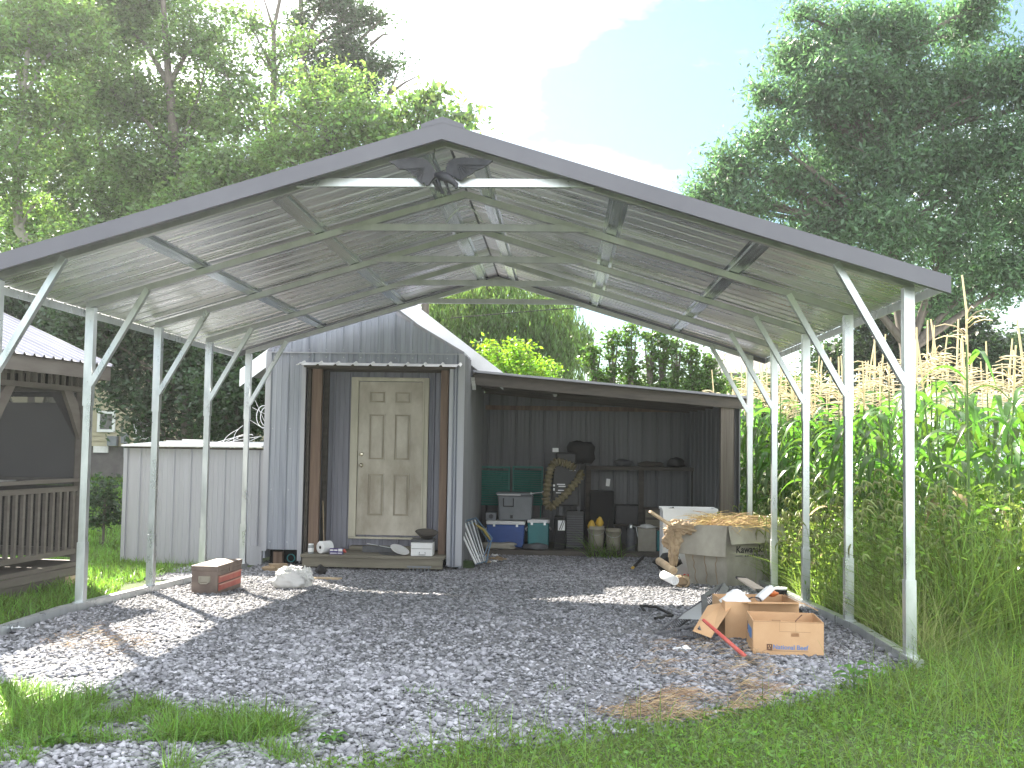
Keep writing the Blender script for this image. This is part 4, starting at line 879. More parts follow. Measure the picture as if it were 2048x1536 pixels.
# front carton
t = thing('cardboard_box', 'open beef carton with blue print and hand hole nearest the camera', 'cardboard box', (1.55, 7.75, 0))
W, D, H = .475, .43, .235; th = .006; rz = R(-4); M = Matrix.Rotation(rz, 3, 'Z'); o_ = Vector((1.60, 7.73, .006)); b = MB()
def wb(c, d, bb_=None): (bb_ or b).box(o_+M@Vector(c), d, rot=M)
# front wall with a real hand hole (pieces round the opening)
hx, hz, hw_, hh_ = .045, .145, .055, .026
wb((-W/4+hx/2-hw_/4, -D/2, H/2), (W/2+hx-hw_/2, th, H)); wb((W/4+hx/2+hw_/4, -D/2, H/2), (W/2-hx-hw_/2, th, H)); wb((hx, -D/2, (hz-hh_/2)/2), (hw_, th, hz-hh_/2)); wb((hx, -D/2, (H+hz+hh_/2)/2), (hw_, th, H-hz-hh_/2))
wb((0, D/2, H/2), (W, th, H)); wb((-W/2, 0, H/2), (th, D-th-.001, H)); wb((W/2, 0, H/2), (th, D-th-.001, H)); wb((0, 0, .004), (W-th-.002, D-th-.002, .006))
b.build('walls', G['cardb'], t)
b = MB(); wb((hx-.055, -D/2+.006, H-.035), (.0015, .0015, .07)); wb((hx, -D/2-.0035, hz+.017+.004), (.21, .001, .002)); wb((-.06, -D/2-.0035, H-.035), (.0015, .001, .07)); wb((.05, -D/2-.0035, H-.035), (.0015, .001, .07)); wb((0, -D/2-.0035, H-.004), (W, .001, .002)); wb((-W/2-.0038, 0, .09), (.001, D-.02, .002)); b.build('fold_line', G['edge'], t)
R4 = Matrix.Translation(o_)@Matrix.Rotation(rz, 4, 'Z')
text('National Beef', .044, G['inkb'], R4@Matrix.Translation((-.105, -D/2-.0045, .045))@Matrix.Rotation(R(90), 4, 'X')@Matrix.Scale(.98, 4, (1, 0, 0)), 'print', t)
b = MB(); wb((-.128, -D/2-.004, .057), (.038, .0015, .042)); b.build('emblem', G['inkbr'], t)
b = MB()
for dx, dz in ((-.136, .064), (-.122, .066), (-.13, .05)): wb((dx, -D/2-.0052, dz), (.006, .001, .010))
b.build('emblem_mark', G['cardb'], t)
b = MB(); wb((0, -D/2-.0038, .033), (.27, .001, .0015)); wb((W/2-.035, -D/2-.0038, .012), (.05, .001, .003)); wb((-W/2+.05, -D/2-.0038, .02), (.06, .001, .0018)); b.build('small_print', G['ink'], t)
b = MB(); wb((-W/2-.004, -.02, .135), (.0015, .24, .06)); wb((-W/2-.0045, -.05, .13), (.0015, .12, .075)); b.build('side_print', G['inkb'], t)
b = MB(); wb((-W/2-.005, .12, .15), (.0015, .03, .06)); b.build('side_emblem', G['inkbr'], t)
b = MB(); wb((-.08, -D/2+.02, H+.002), (.06, .02, .006)); b.build('torn_edge', G['edge'], t)
b = MB(); c = o_+M@Vector((.1, -.1, .12)); b.tube([c, c+Vector((-.03, .02, .1)), c+Vector((.02, .05, .14))], .004, 5); b.build('cord_scrap', G['inkbr'], t)
# second carton behind
t = thing('cardboard_box', 'open cardboard box full of odds and ends behind the printed carton', 'cardboard box', (1.52, 8.4, 0))
_, M, o2 = openbox(t, 1.50, 8.33, .006, .56, .42, .28, R(5), G['cardb'], .006)
b = MB(); b.box(o2+M@Vector((.06, -.30, .285)), (.42, .17, .005), rot=M@Matrix.Rotation(R(-8), 3, 'X')); b.box(o2+M@Vector((.36, 0, .25)), (.17, .36, .005), rot=M@Matrix.Rotation(R(25), 3, 'Y')); b.build('flap', G['cardb'], t)
b = MB(); b.box(o2+M@Vector((-.10, -.216, .14)), (.002, .002, .26), rot=M); b.build('seam', G['edge'], t)
b = MB(); c = o2+M@Vector((-.17, -.08, .27)); b.blob(c, (.10, .08, .07), 3, .12, 14, 10); tag(b.build('white_cup', G['whitep']), 'rounded white plastic cup in the rear cardboard box', 'cup')
b = MB(); c = o2+M@Vector((.07, -.03, .32)); b.box(c, (.15, .09, .05), rot=Matrix.Rotation(R(-38), 3, 'Y')@Matrix.Rotation(R(20), 3, 'Z')); tag(b.build('white_bottle', G['whitep'], bevel=.015), 'white flat bottle standing tilted in the rear cardboard box', 'bottle')
b = MB(); c = o2+M@Vector((-.03, -.12, .27)); b.tube([c+Vector((.05*math.cos(a), .02, .03*math.sin(a))) for a in np.linspace(0, 6.28, 14)], .006, 6); tag(b.build('cable', G['black']), 'black coiled cable between the cup and the bottle', 'cable')
b = MB(); c = o2+M@Vector((.17, .12, .30)); b.blob(c, (.05, .04, .025), 8, .1); tag(b.build('orange_scrap', mat('orange_plastic', (.5, .13, .03), .5)), 'orange plastic scrap at the back of the rear box', 'scrap')
# leaning cardboard flap
q = [Vector(at(1385, 1262, 7.95)), Vector(at(1422, 1276, 7.85)), Vector(at(1462, 1215, 8.1)), Vector(at(1440, 1207, 8.25)), Vector(at(1415, 1212, 8.28))]
b = MB(); b.prism(q, (.004, .006, .004)); tag(b.build('cardboard_sheet', G['cardb']), 'loose cardboard sheet propped behind the red handle', 'cardboard')
# dark plank and rake lying behind
b = MB(); b.beam(gnd(1480, 1180)+np.array([0, 0, .14]), Vector(at(1592, 1224, 8.25)), .10, .02); tag(b.build('plank', G['rubber']), 'dark thin plank lying behind the cardboard boxes', 'plank')
# bent black frame of netting
t = thing('net_frame', 'collapsed black mesh frame lying against the cardboard boxes', 'net frame', tuple(gnd(1380, 1250)))
p = {k: Vector(at(*v)) for k, v in dict(a=(1313, 1266, 8.15), b=(1450, 1168, 9.3), c=(1412, 1246, 8.05), d=(1408, 1192, 8.7), e=(1345, 1240, 8.5), f=(1452, 1172, 9.2), g=(1402, 1262, 7.95)).items()}
for k in p: p[k].z = max(p[k].z, .012)
def perf(b, A, B_, wdt, n):
    s = (B_-A); sd = s.cross(Vector((0, -1, .25))).normalized()*wdt
    b.beam(A, B_, .010, .010); b.beam(A+sd, B_+sd, .010, .010)
    for k in range(n+1): q = A.lerp(B_, k/n); b.beam(q, q+sd, .007, .007, (0, 1, .1))
b = MB(); perf(b, p['a'], p['b'], .06, 46); b.build('upper_bar', G['dist'], t)
b = MB(); perf(b, p['a'], p['g'], .035, 24); b.beam(p['a'], p['c'], .03, .012); b.build('lower_bar', G['dist'], t)
b = MB(); b.beam(p['f'], p['g'], .06, .012, (0, -1, .2)); b.beam(p['d'], p['c'], .05, .012, (0, -1, .2)); b.beam(p['b'], p['d'], .03, .01, (0, -1, .2)); b.build('side_bar', G['dist'], t)
b = MB(); b.prism([p['e']+Vector((.03, 0, .01)), p['d']+Vector((-.02, 0, -.05)), p['c']+Vector((-.03, .02, .02))], (0, .003, .002)); b.build('panel', mat('milky_plastic', (.33, .35, .36), .3), t)
b = MB(); a0 = gnd(1290, 1228); b.tube([a0+np.array([0, 0, .02]), a0+np.array([-.03, .15, .05]), a0+np.array([.12, .22, .03]), gnd(1345, 1235)+np.array([0, 0, .02]), gnd(1310, 1244)+np.array([0, 0, .03])], .012, 7); tag(b.build('black_strap', G['rubber']), 'black strap curled on the gravel left of the mesh frame', 'strap')
# red broom
t = thing('hand_broom', 'red handled broom lying across the gravel before the boxes', 'broom', tuple(gnd(1500, 1330)))
A_ = Vector(at(1407, 1240, 7.75)); B_ = Vector(gnd(1494, 1322))+Vector((0, 0, .02)); b = MB(); b.tube([A_, A_.lerp(B_, .5), B_], [.0125, .014, .016], 12); b.build('handle', G['redh'], t)
E_ = Vector(gnd(1511, 1337))+Vector((0, 0, .02)); b = MB(); b.tube([B_, B_.lerp(E_, .4), E_], [.018, .026, .016], 10); b.build('bristles', G['woodd'], t)
# skull like white scrap
c = gnd(1362, 1303); b = MB(); b.blob((c[0]+.03, c[1], .022), (.035, .022, .018), 3, .15, 14, 9); b.blob((c[0]-.03, c[1]+.01, .015), (.028, .012, .010), 4, .15, 10, 8)
b.tube([(c[0]+.0, c[1]-.01, .03), (c[0]-.03, c[1]-.015, .026), (c[0]-.055, c[1], .012)], [.006, .005, .004], 6); tag(b.build('white_scrap', G['whitep']), 'small bone white scrap on the gravel left of the red handle', 'scrap')
# big weathered carton in the weeds
t = thing('cardboard_bin', 'large weathered grey cardboard bin with black lettering heaped with straw', 'cardboard bin', (2.0, 12.6, -.13))
cb = Vector((1.915, 12.33, hgt(12.33))); dl = Vector((-.40, .17, 0)); dr_ = Vector((.56, .36, 0))
Hh = .70; fl = 1.26
def bp(u, v, z):     # u along left edge, v along right edge, widening upward
    k = 1+(fl-1)*z/Hh; base = cb+dl*.5+dr_*.5; q = cb+dl*u+dr_*v; return base+(q-base)*k+Vector((-.03*z, -.02*z, z))
b = MB(); th_ = .012
for (a0, a1) in (((0, 0), (1, 0)), ((0, 0), (0, 1)), ((1, 0), (1, 1)), ((0, 1), (1, 1))):
    n_ = Vector((0, 0, 0)); vs = [bp(a0[0], a0[1], 0), bp(a1[0], a1[1], 0), bp(a1[0], a1[1], Hh), bp(a0[0], a0[1], Hh)]
    ctr = bp(.5, .5, Hh/2); inn = [v_+(Vector((ctr.x, ctr.y, v_.z))-v_).normalized()*th_ for v_ in vs]
    b.add(vs+inn, [(0, 1, 2, 3), (7, 6, 5, 4), (3, 2, 6, 7), (0, 4, 5, 1), (0, 3, 7, 4), (1, 5, 6, 2)])
b.add([bp(.03, .03, .01), bp(.97, .03, .01), bp(.97, .97, .01), bp(.03, .97, .01)], [(0, 1, 2, 3)]); b.build('walls', G['cardg'], t)
# folded down flaps
def flap(a0, a1, l, outv, nm):
    A, B2 = bp(*a0, Hh), bp(*a1, Hh); dn = Vector((outv[0]*l*.28, outv[1]*l*.28, -l)); o = Vector((outv[0], outv[1], 0))*.012
    b = MB(); b.prism([A+o, B2+o, B2+dn+o, A+dn*1.05+o], (outv[0]*.01, outv[1]*.01, .004)); return b.build(nm, G['cardg'], t)
flap((-.04, 0), (1.12, 0), .33, (-.35, -.9), 'flap'); flap((0, .03), (0, 1.05), .20, (.5, -.85), 'flap')
# lettering on the right face
ux = (bp(0, 1, .4)-bp(0, 0, .4)).normalized(); uz = (bp(0, 0, .5)-bp(0, 0, .2)).normalized(); un = ux.cross(uz).normalized(); uz = un.cross(ux)
o = bp(0, .18, .385)+un*.004; M4 = Matrix.Identity(4)
for i in range(3): M4[i][0] = ux[i]; M4[i][1] = uz[i]; M4[i][2] = un[i]; M4[i][3] = o[i]
text('Kawasaki', .115, G['ink'], M4, 'lettering', t)
b = MB(); q = bp(0, .18, .35)+un*.004; b.beam(q, q+ux*.10, .004, .006, uz); 
for k in range(7): q2 = q+ux*(.14+k*.035); b.beam(q2, q2+ux*.02, .004, .022, uz)
b.build('small_print', G['dgrey'], t)
b = MB(); rr2 = random.Random(5)
for u0, v0, z0 in ((.0, .0, .1), (.0, .0, .45)):
    pass
for k in range(3):     # water stained creases on the left face
    x_ = .25+.28*k; pts = [bp(x_+rr2.uniform(-.03, .03), -.004, z) for z in np.linspace(.03, .40, 9)]
    b.tube([p_+Vector((-.002, -.004, 0)) for p_ in pts], .0028, 4)
b.build('crease', G['edge'], t)
# straw heap
ct = bp(.5, .5, Hh)
hs_ = strands('straw_heap', (ct.x, ct.y, ct.z-.02), (.17, .13, .035), 900, .30, G['straw'], None, 9); tag(hs_, 'heap of dry yellow straw filling the cardboard bin', 'straw', kind='stuff')
b = MB(); b.blob((ct.x, ct.y, ct.z-.12), (.27, .24, .12), 14, .08); tag(b.build('debris', G['leather']), 'brown debris packed in the bin beneath the straw', 'debris')
# crumpled brown paper hanging at the left of the bin
t = thing('paper_sack', 'torn brown paper sack draped over the left edge of the bin', 'sack', tuple(at(1350, 1090, 12.3)))
b = MB()
for c_, d_, sd_ in ((at(1360, 1056, 12.35), (.15, .10, .075), 1), (at(1344, 1078, 12.30), (.09, .06, .12), 2), (at(1347, 1108, 12.30), (.05, .05, .15), 4)):
    k_ = noisy(c_, d_, sd_, .45, 26, 20, 2.6, flat=True); b.add(k_.v, k_.f, False)
b.build('crumpled_paper', G['leather'], t)
b = MB(); b.beam(Vector(at(1300, 1023, 12.15)), Vector(at(1352, 1058, 12.35)), .05, .028); tag(b.build('wood_stick', G['stick'], bevel=.003), 'pale split stick jutting left out of the bin', 'stick')
# white tote behind
Y = 13.35; x0, x1 = at(1326, 1050, Y)[0], at(1434, 1050, Y)[0]; zt = at(1380, 1018, Y)[2]; t = thing('storage_tote', 'open white plastic tote behind the cardboard bin', 'tote', ((x0+x1)/2, Y+.2, hgt(Y)))
_, M, o3 = openbox(t, (x0+x1)/2, Y+.22, hgt(Y), x1-x0, .44, zt-hgt(Y), R(0), G['whitep'], .01)
b = MB(); zz = zt
for (a, c_, d0, d1) in ((x0-.012, x1+.012, Y-.012, Y-.001), (x0-.012, x1+.012, Y+.441, Y+.455)): b.bb(a, c_, d0, d1, zz-.025, zz+.004)
b.bb(x0-.014, x0-.001, Y, Y+.44, zz-.025, zz+.004); b.bb(x1+.001, x1+.014, Y, Y+.44, zz-.025, zz+.004); b.build('rim', G['whitep'], t)
c = at(1344, 1018, Y+.3); b = MB(); b.blob((c[0], Y+.3, zt-.04), (.05, .04, .04), 2, .2); b.bb(c[0]-.05, c[0]+.05, Y+.26, Y+.34, hgt(Y)+.02, zt-.05); tag(b.build('dark_bundle', G['rubber']), 'dark bundle poking up inside the white tote', 'bundle')
# rolls and rags at the bin foot
def roll(px0, py0, px1, py1, Y0, Y1, r_, mt, name, lab, cat):
    A, B2 = Vector(at(px0, py0, Y0)), Vector(at(px1, py1, Y1)); A.z = max(A.z, hgt(A.y)+r_); B2.z = max(B2.z, hgt(B2.y)+r_)
    b = MB(); n = 14; d = (B2-A).normalized(); M = d.to_track_quat('Z', 'Y').to_matrix(); L = (B2-A).length
    b.lathe([(r_*.72, .03), (r_*.72, -.001), (r_, 0), (r_, L), (r_*.72, L+.001), (r_*.72, L-.03)], A, n, M); b.lathe([(0, L-.03), (r_*.72, L-.03)], A, n, M); b.lathe([(0, .03), (r_*.72, .03)], A, n, M)
    return tag(b.build(name, mt), lab, cat)
roll(1318, 1122, 1348, 1142, 12.7, 12.2, .045, G['stick'], 'cardboard_tube', 'tan tube lying beside the bin foot pointing at the gravel', 'tube')
roll(1327, 1150, 1350, 1162, 12.0, 11.75, .05, G['whitep'], 'white_tube', 'short white tube with dark mouth on the sunlit gravel', 'tube')
b = MB(); c = at(1364, 1140, 12.1); b.blob((c[0], 12.15, hgt(12.1)+.08), (.09, .09, .07), 5, .1); b.tube([Vector((c[0], 12.08, hgt(12.1)+.07))+Vector((.075*math.cos(a), -.02, .055*math.sin(a))) for a in np.linspace(0, 6.28, 20)], .012, 6); tag(b.build('rolled_rag', G['leather']), 'rolled tan rag against the foot of the bin', 'rag')
b = MB(); c = gnd(1372, 1158); b.blob((c[0], c[1], hgt(c[1])+.03), (.04, .04, .03), 5, .15); b.blob((c[0]+.06, c[1]+.02, hgt(c[1])+.03), (.035, .035, .03), 6, .15); tag(b.build('red_scrap', G['redb']), 'bright red crumpled scrap at the corner of the bin', 'scrap')
b = MB(); c = gnd(1388, 1165); b.blob((c[0]-.08, c[1]-.01, hgt(c[1])+.02), (.06, .03, .02), 7, .2); tag(b.build('paper_scrap', G['whitep']), 'white and pink paper scrap beside the red one', 'scrap')
b = MB(); b.tube([at(1340, 1130, 12.9), at(1352, 1102, 12.8), at(1365, 1128, 12.6)], .004, 5); b.blob(at(1335, 1125, 13.0), (.16, .12, .1), 8, .15); tag(b.build('dark_rags', G['rubber']), 'heap of dark rags in the shade left of the bin', 'rags')
A_, B_ = Vector(gnd(1266, 1139)), Vector(gnd(1298, 1104)); b = MB(); b.tube([A_+Vector((0, 0, .02)), B_+Vector((0, 0, .025))], .02, 8); t = b.build('pipe', G['rubber']); tag(t, 'black pipe lying on the shaded gravel before the lean-to', 'pipe')
b = MB(); b.tube([A_+Vector((-.006, -.02, .02)), A_+Vector((.002, .015, .02))], .024, 8); b.build('pipe_cap', G['yellow'], t)
# little black pot by the right rail with white lid
c = gnd(1562, 1198); t = thing('post_pot', 'small black pot with white rim beside the right rail', 'pot', tuple(c)); b = MB(); b.lathe([(0, 0), (.055, 0), (.065, .10)], c, 14); b.build('pot', G['rubber'], t)
b = MB(); b.lathe([(.066, .10), (.066, .115), (.06, .118), (.05, .11), (0, .10)], c, 14); b.build('rim', G['whitep'], t)

# ------------------------------------------------------------------ gazebo at the left
gz = thing('gazebo', 'dark stained screened gazebo with ribbed metal roof beside the carport', 'gazebo', (-4.99, 10.8, 0)); gz.rotation_euler.z = R(-7); GX, GY0, GY1 = -4.99, 5.6, 10.8; GXW = -8.7
FL = .166
b = MB(); b.bb(GXW, GX+.04, GY0, GY1+.08, FL-.04, FL); b.build('deck', G['gaz'], gz)
for k, (z0, z1) in enumerate(((.045, FL-.045), (-.06, .04))):
    b = MB(); b.bb(GX-.0+(.02 if k == 0 else 0), GX+.06-(0 if k == 0 else .02), GY0, GY1+.1-(0 if k == 0 else .1), z0, z1); b.bb(GXW, GX-.001, GY1+.04, GY1+.08, z0, z1); b.build('skirt_board', G['gaz'], gz, bevel=.004)
for y in (6.8, 8.8, 10.7):
    b = MB(); b.bb(GX-.34, GX-.02, y-.12, y+.04, -.08, -.07); b.bb(GX-.30, GX-.06, y-.10, y+.02, -.07, .12); b.build('footing_block', G['found'], gz)
    b = MB(); b.bb(GX+.005, GX+.10, y-.16, y+.10, -.06, -.02); b.bb(GX+.01, GX+.09, y-.15, y+.09, -.018, .035); b.build('shim_board', G['stick'], gz)
PZ = 2.175
posts = [(GX, GY0), (GX, 7.45), (GX, 9.3), (GX, GY1), (-6.85, GY1), (GXW, GY1), (GXW, GY0), (GXW, 8.2)]
for x, y in posts:
    b = MB(); b.bb(x-.045, x+.045, y-.045, y+.045, FL, PZ); b.build('post', G['gaz'], gz, bevel=.004)
rails = [((GX, GY0), (GX, 7.45)), ((GX, 7.45), (GX, 9.3)), ((GX, 9.3), (GX, GY1)), ((GX, GY1), (-6.85, GY1)), ((-6.85, GY1), (GXW, GY1))]
for (a, c_) in rails:
    A = Vector((*a, 0)); B2 = Vector((*c_, 0)); d = (B2-A).normalized(); A2 = A+d*.046; B3 = B2-d*.046; L = (B3-A2).length
    for z, h_, w_ in ((1.003, .035, .08), (.916, .05, .035), (.275, .05, .035), (1.937, .05, .05)):
        b = MB(); b.beam(A2+Vector((0, 0, z)), B3+Vector((0, 0, z)), w_, h_); b.build('rail', G['gaz'], gz)
    n = int(L/.115)
    for k in range(n):
        q = A2+d*(L*(k+.5)/n); b = MB(); b.bb(q.x-.017, q.x+.017, q.y-.017, q.y+.017, .301, .89); b.build('baluster', G['gaz'], gz)
    for k in range(n): q = A2+d*(L*(k+.5)/n); b = MB(); b.bb(q.x-.014, q.x+.014, q.y-.014, q.y+.014, 1.963, 2.116); b.build('spindle', G['gaz'], gz)
    for s_, P0 in ((1, A), (-1, B2)):    # curved corner brackets
        b = MB(); pts = [(0.047, 1.42), (.047, 1.6), (.10, 1.78), (.22, 1.91), (.36, 1.91), (.22, 1.70), (.13, 1.55)]
        b.prism([P0+d*s_*u+Vector((0, 0, z))-Vector((d.y, -d.x, 0))*.02 for u, z in pts], Vector((d.y, -d.x, 0))*.04); b.build('bracket', G['gaz'], gz)
    sd = Vector((-d.y, d.x, 0))*.03
    b = MB(); b.add([A2+sd+Vector((0, 0, .31)), B3+sd+Vector((0, 0, .31)), B3+sd+Vector((0, 0, 1.91)), A2+sd+Vector((0, 0, 1.91))], [(0, 1, 2, 3)]); b.build('screen', G['screen'], gz)
b = MB(); b.bb(GX-.03, GX+.03, GY0, GY1, 2.118, PZ+.0); b.bb(GXW, GX-.031, GY1-.03, GY1+.03, 2.118, PZ); b.build('top_plate', G['gaz'], gz)
EXo = GX+.19; EYo = GY1+.2
b = MB(); b.bb(EXo-.02, EXo, GY0-.2, EYo, 2.045, 2.19); b.bb(GXW-.2, EXo-.021, EYo-.02, EYo, 2.045, 2.19); b.build('fascia', G['gaz'], gz)
rx = -6.85; rise = lambda x: 2.205+(EXo-x)*.43 if x > rx else 2.205+(EXo-rx)*.43-(rx-x)*.43
for sx in (1, -1):
    b = MB(); sheet(b, ribs(GY0-.2, EYo+.02, pitch=.15, h=.022, minor=False), lambda u, v, o, sx=sx: Vector((rx+sx*v, u, rise(rx+sx*v)+o)), lambda u: 0, lambda u: EXo-rx+.03); b.build('roof_sheet', G['gazroof'], gz)
b = MB(); b.prism([(GXW-.2, EYo-.018, 2.192), (EXo, EYo-.018, 2.192), (rx, EYo-.018, rise(rx)-.01)], (0, .014, 0)); b.build('gable', G['gaz'], gz)
b = MB(); b.bb(GXW+.05, -6.90, GY1+.04, GY1+.06, .95, 1.84); b.build('canvas_panel', G['panel'], gz)
b = MB(); b.bb(-6.80, GX-.05, GY1+.04, GY1+.06, .95, 1.80); b.build('canvas_panel', G['panel'], gz)
b = MB(); b.bb(GXW+.05, GX-.05, GY1+.045, GY1+.065, .20, .90); b.build('kick_panel', G['gaz'], gz)
b = MB(); b.bb(GXW-.02, GXW+.02, GY0+.05, GY1-.05, .25, 2.1); b.build('west_panel', G['panel'], gz)
b = MB(); b.bb(GXW+.05, GX-.05, GY1+.045, GY1+.065, 1.86, 2.11); b.build('valance', G['rubber'], gz)
t = thing('patio_umbrella', 'folded dark patio umbrella standing inside the gazebo', 'umbrella', (-6.1, 9.6, FL))
b = MB(); b.tube([(-6.12, 9.5, FL), (-5.95, 9.7, 1.95)], .02, 8); b.build('pole', G['gaz'], t); b = MB(); b.tube([(-6.04, 9.6, 1.0), (-6.02, 9.63, 1.2), (-5.97, 9.68, 1.75)], [.03, .09, .05], 8); b.build('folded_canopy', G['rubber'], t)
t = thing('patio_table', 'white edged table inside the gazebo behind the railing', 'table', (-6.3, 9.9, FL)); b = MB(); b.bb(-7.3, -5.45, 9.7, 10.4, .985, 1.005); b.build('top', G['whitep'], t)
for x in (-7.2, -5.55):
    b = MB(); b.bb(x-.02, x+.02, 10.0, 10.1, FL, .984); b.build('leg', G['gaz'], t)

# ------------------------------------------------------------------ neighbour house
hs = thing('neighbour_house', 'cream sided house beyond the trees at the left', 'house', (-13, 27, .5)); HY_ = 26.0; z0 = .5; HX0, HX1 = -17.5, -7.3
b = MB(); b.bb(HX0, HX1, HY_+.05, HY_+7, z0-.1, 1.24); b.build('foundation', G['found'], hs)
b = MB(); b.bb(HX0, HX1, HY_+.03, HY_+7, 1.24, 4.3); z = 1.24
for k in range(24): b.add([(HX0, HY_, 1.24+k*.127), (HX1, HY_, 1.24+k*.127), (HX1, HY_+.028, 1.24+k*.127+.127), (HX0, HY_+.028, 1.24+k*.127+.127)], [(0, 1, 2, 3)])
b.build('siding', G['siding'], hs)
b = MB(); b.prism([(HX0-.3, HY_-.4, 4.2), (HX1+.3, HY_-.4, 4.2), (HX1+.3, HY_+3.5, 6.0), (HX0-.3, HY_+3.5, 6.0)], (0, 0, .12)); b.prism([(HX0-.3, HY_+3.5, 6.0), (HX1+.3, HY_+3.5, 6.0), (HX1+.3, HY_+7.4, 4.2), (HX0-.3, HY_+7.4, 4.2)], (0, 0, .12)); b.build('roof', G['shingle'], hs)
for (px0, px1, py0, py1) in ((195, 232, 822, 864), (268, 300, 838, 878)):
    A = at(px0, py1, HY_); B2 = at(px1, py0, HY_); b = MB(); x0, x1, za, zb = A[0], B2[0], A[2], B2[2]; w_ = .07
    b.bb(x0, x1, HY_-.05, HY_-.005, za, za+w_); b.bb(x0, x1, HY_-.05, HY_-.005, zb-w_, zb); b.bb(x0, x0+w_, HY_-.05, HY_-.005, za+w_, zb-w_); b.bb(x1-w_, x1, HY_-.05, HY_-.005, za+w_, zb-w_); f = b.build('window', G['whitep'], hs)
    b = MB(); b.bb(x0+w_, x1-w_, HY_-.02, HY_-.01, za+w_, zb-w_); b.build('pane', G['mirror'], f)
b = MB(); A = at(186, 905, HY_); b.bb(A[0], A[0]+.38, HY_-.0, HY_+.045, A[2], A[2]+.16); b.build('vent', G['white'], hs)
b = MB(); A = at(228, 882, HY_); b.bb(A[0]-.12, A[0]+.12, HY_-.14, HY_-.01, A[2]-.12, A[2]+.12); b.bb(A[0]+.22, A[0]+.38, HY_-.12, HY_-.01, A[2]-.05, A[2]+.2); b.bb(A[0]+.28, A[0]+.32, HY_-.08, HY_-.01, A[2]-.4, A[2]-.05); b.build('meter_box', G['greyp'], hs)
# pale building right, mostly hidden by corn
t = thing('mint_outbuilding', 'pale mint outbuilding half hidden behind the corn at the right', 'outbuilding', (9.5, 21.5, 0))
b = MB(); A = at(1880, 900, 21); b.bb(A[0], A[0]+6, 21, 24, -.1, 2.45); b.build('wall', G['palegr'], t)
b = MB(); b.bb(A[0]-.1, A[0]+6.1, 20.9, 24.1, 2.452, 2.56); b.build('roof', G['white'], t)
b = MB(); b.bb(A[0]+.3, A[0]+.8, 20.96, 20.995, 2.5-.45, 2.5-.1); b.build('window', G['mirror'], t)
# house roof far behind the shrubs
t = thing('far_house', 'pale house roof glimpsed beyond the shrubs right of centre', 'house', (6.5, 33, .6)); A = at(1425, 765, 32); B2 = at(1500, 738, 32)
b = MB(); b.bb(A[0]+.3, A[0]+1.7, 32, 33.9, .6, B2[2]-.25); b.build('wall', G['siding'], t)
b = MB(); b.prism([(A[0]-.3, 31.7, B2[2]-.25), (A[0]+1.9, 31.7, B2[2]-.25), (A[0]+1.9, 34, B2[2]+.55), (A[0]+.5, 34, B2[2]+.55)], (0, 0, .1)); b.build('roof', G['shingle'], t)
b = MB(); b.tube([at(900+60*i, 640-4*i+.02*(i-6)**2*6-8, 27) for i in range(12)], .012, 5); tag(b.build('utility_wire', G['rubber']), 'thin utility wire crossing the sky behind the willow', 'wire')

# ------------------------------------------------------------------ trees
def leafquads(P, size, seed, aspect=.5, droop=.3, hang=None):
    r = np.random.default_rng(seed); n = len(P); s = size*(.45+1.1*r.random(n)**1.3)
    a = r.normal(size=(n, 3)); a[:, 2] = a[:, 2]*.6-droop
    if hang is not None: a = a*.35+np.array([0, 0, -hang])
    a /= np.linalg.norm(a, axis=1)[:, None]; b = r.normal(size=(n, 3)); b -= (b*a).sum(1)[:, None]*a; b /= np.linalg.norm(b, axis=1)[:, None]
    A = a*(s/2)[:, None]; B = b*(s*aspect/2)[:, None]
    V = np.stack([P-A, P+B-A*.1, P+A, P-B-A*.1], 1).reshape(-1, 3); F = np.arange(4*n).reshape(-1, 4); return V, F
def cloud(blobs, dens, seed, clump=.22, cn=34):
    r = np.random.default_rng(seed); out_ = []
    for (x, y, z, rx_, ry_, rz_) in blobs:
        vol = (rx_*rz_); nc = max(6, int(dens*vol/cn)); d = r.normal(size=(nc, 3)); d /= np.linalg.norm(d, axis=1)[:, None]; rad = r.random(nc)**.45
        c = np.array([x, y, z])+d*rad[:, None]*np.array([rx_, ry_, rz_])*(1+.12*r.normal(size=(nc, 1)))
        k = r.integers(int(cn*.4), int(cn*1.6), nc); P = np.repeat(c, k, 0); sg = clump*(.6+.8*r.random(nc)); P = P+r.normal(size=P.shape)*np.repeat(sg, k)[:, None]*np.array([1, 1, .55])
        out_.append(P)
    return np.concatenate(out_)
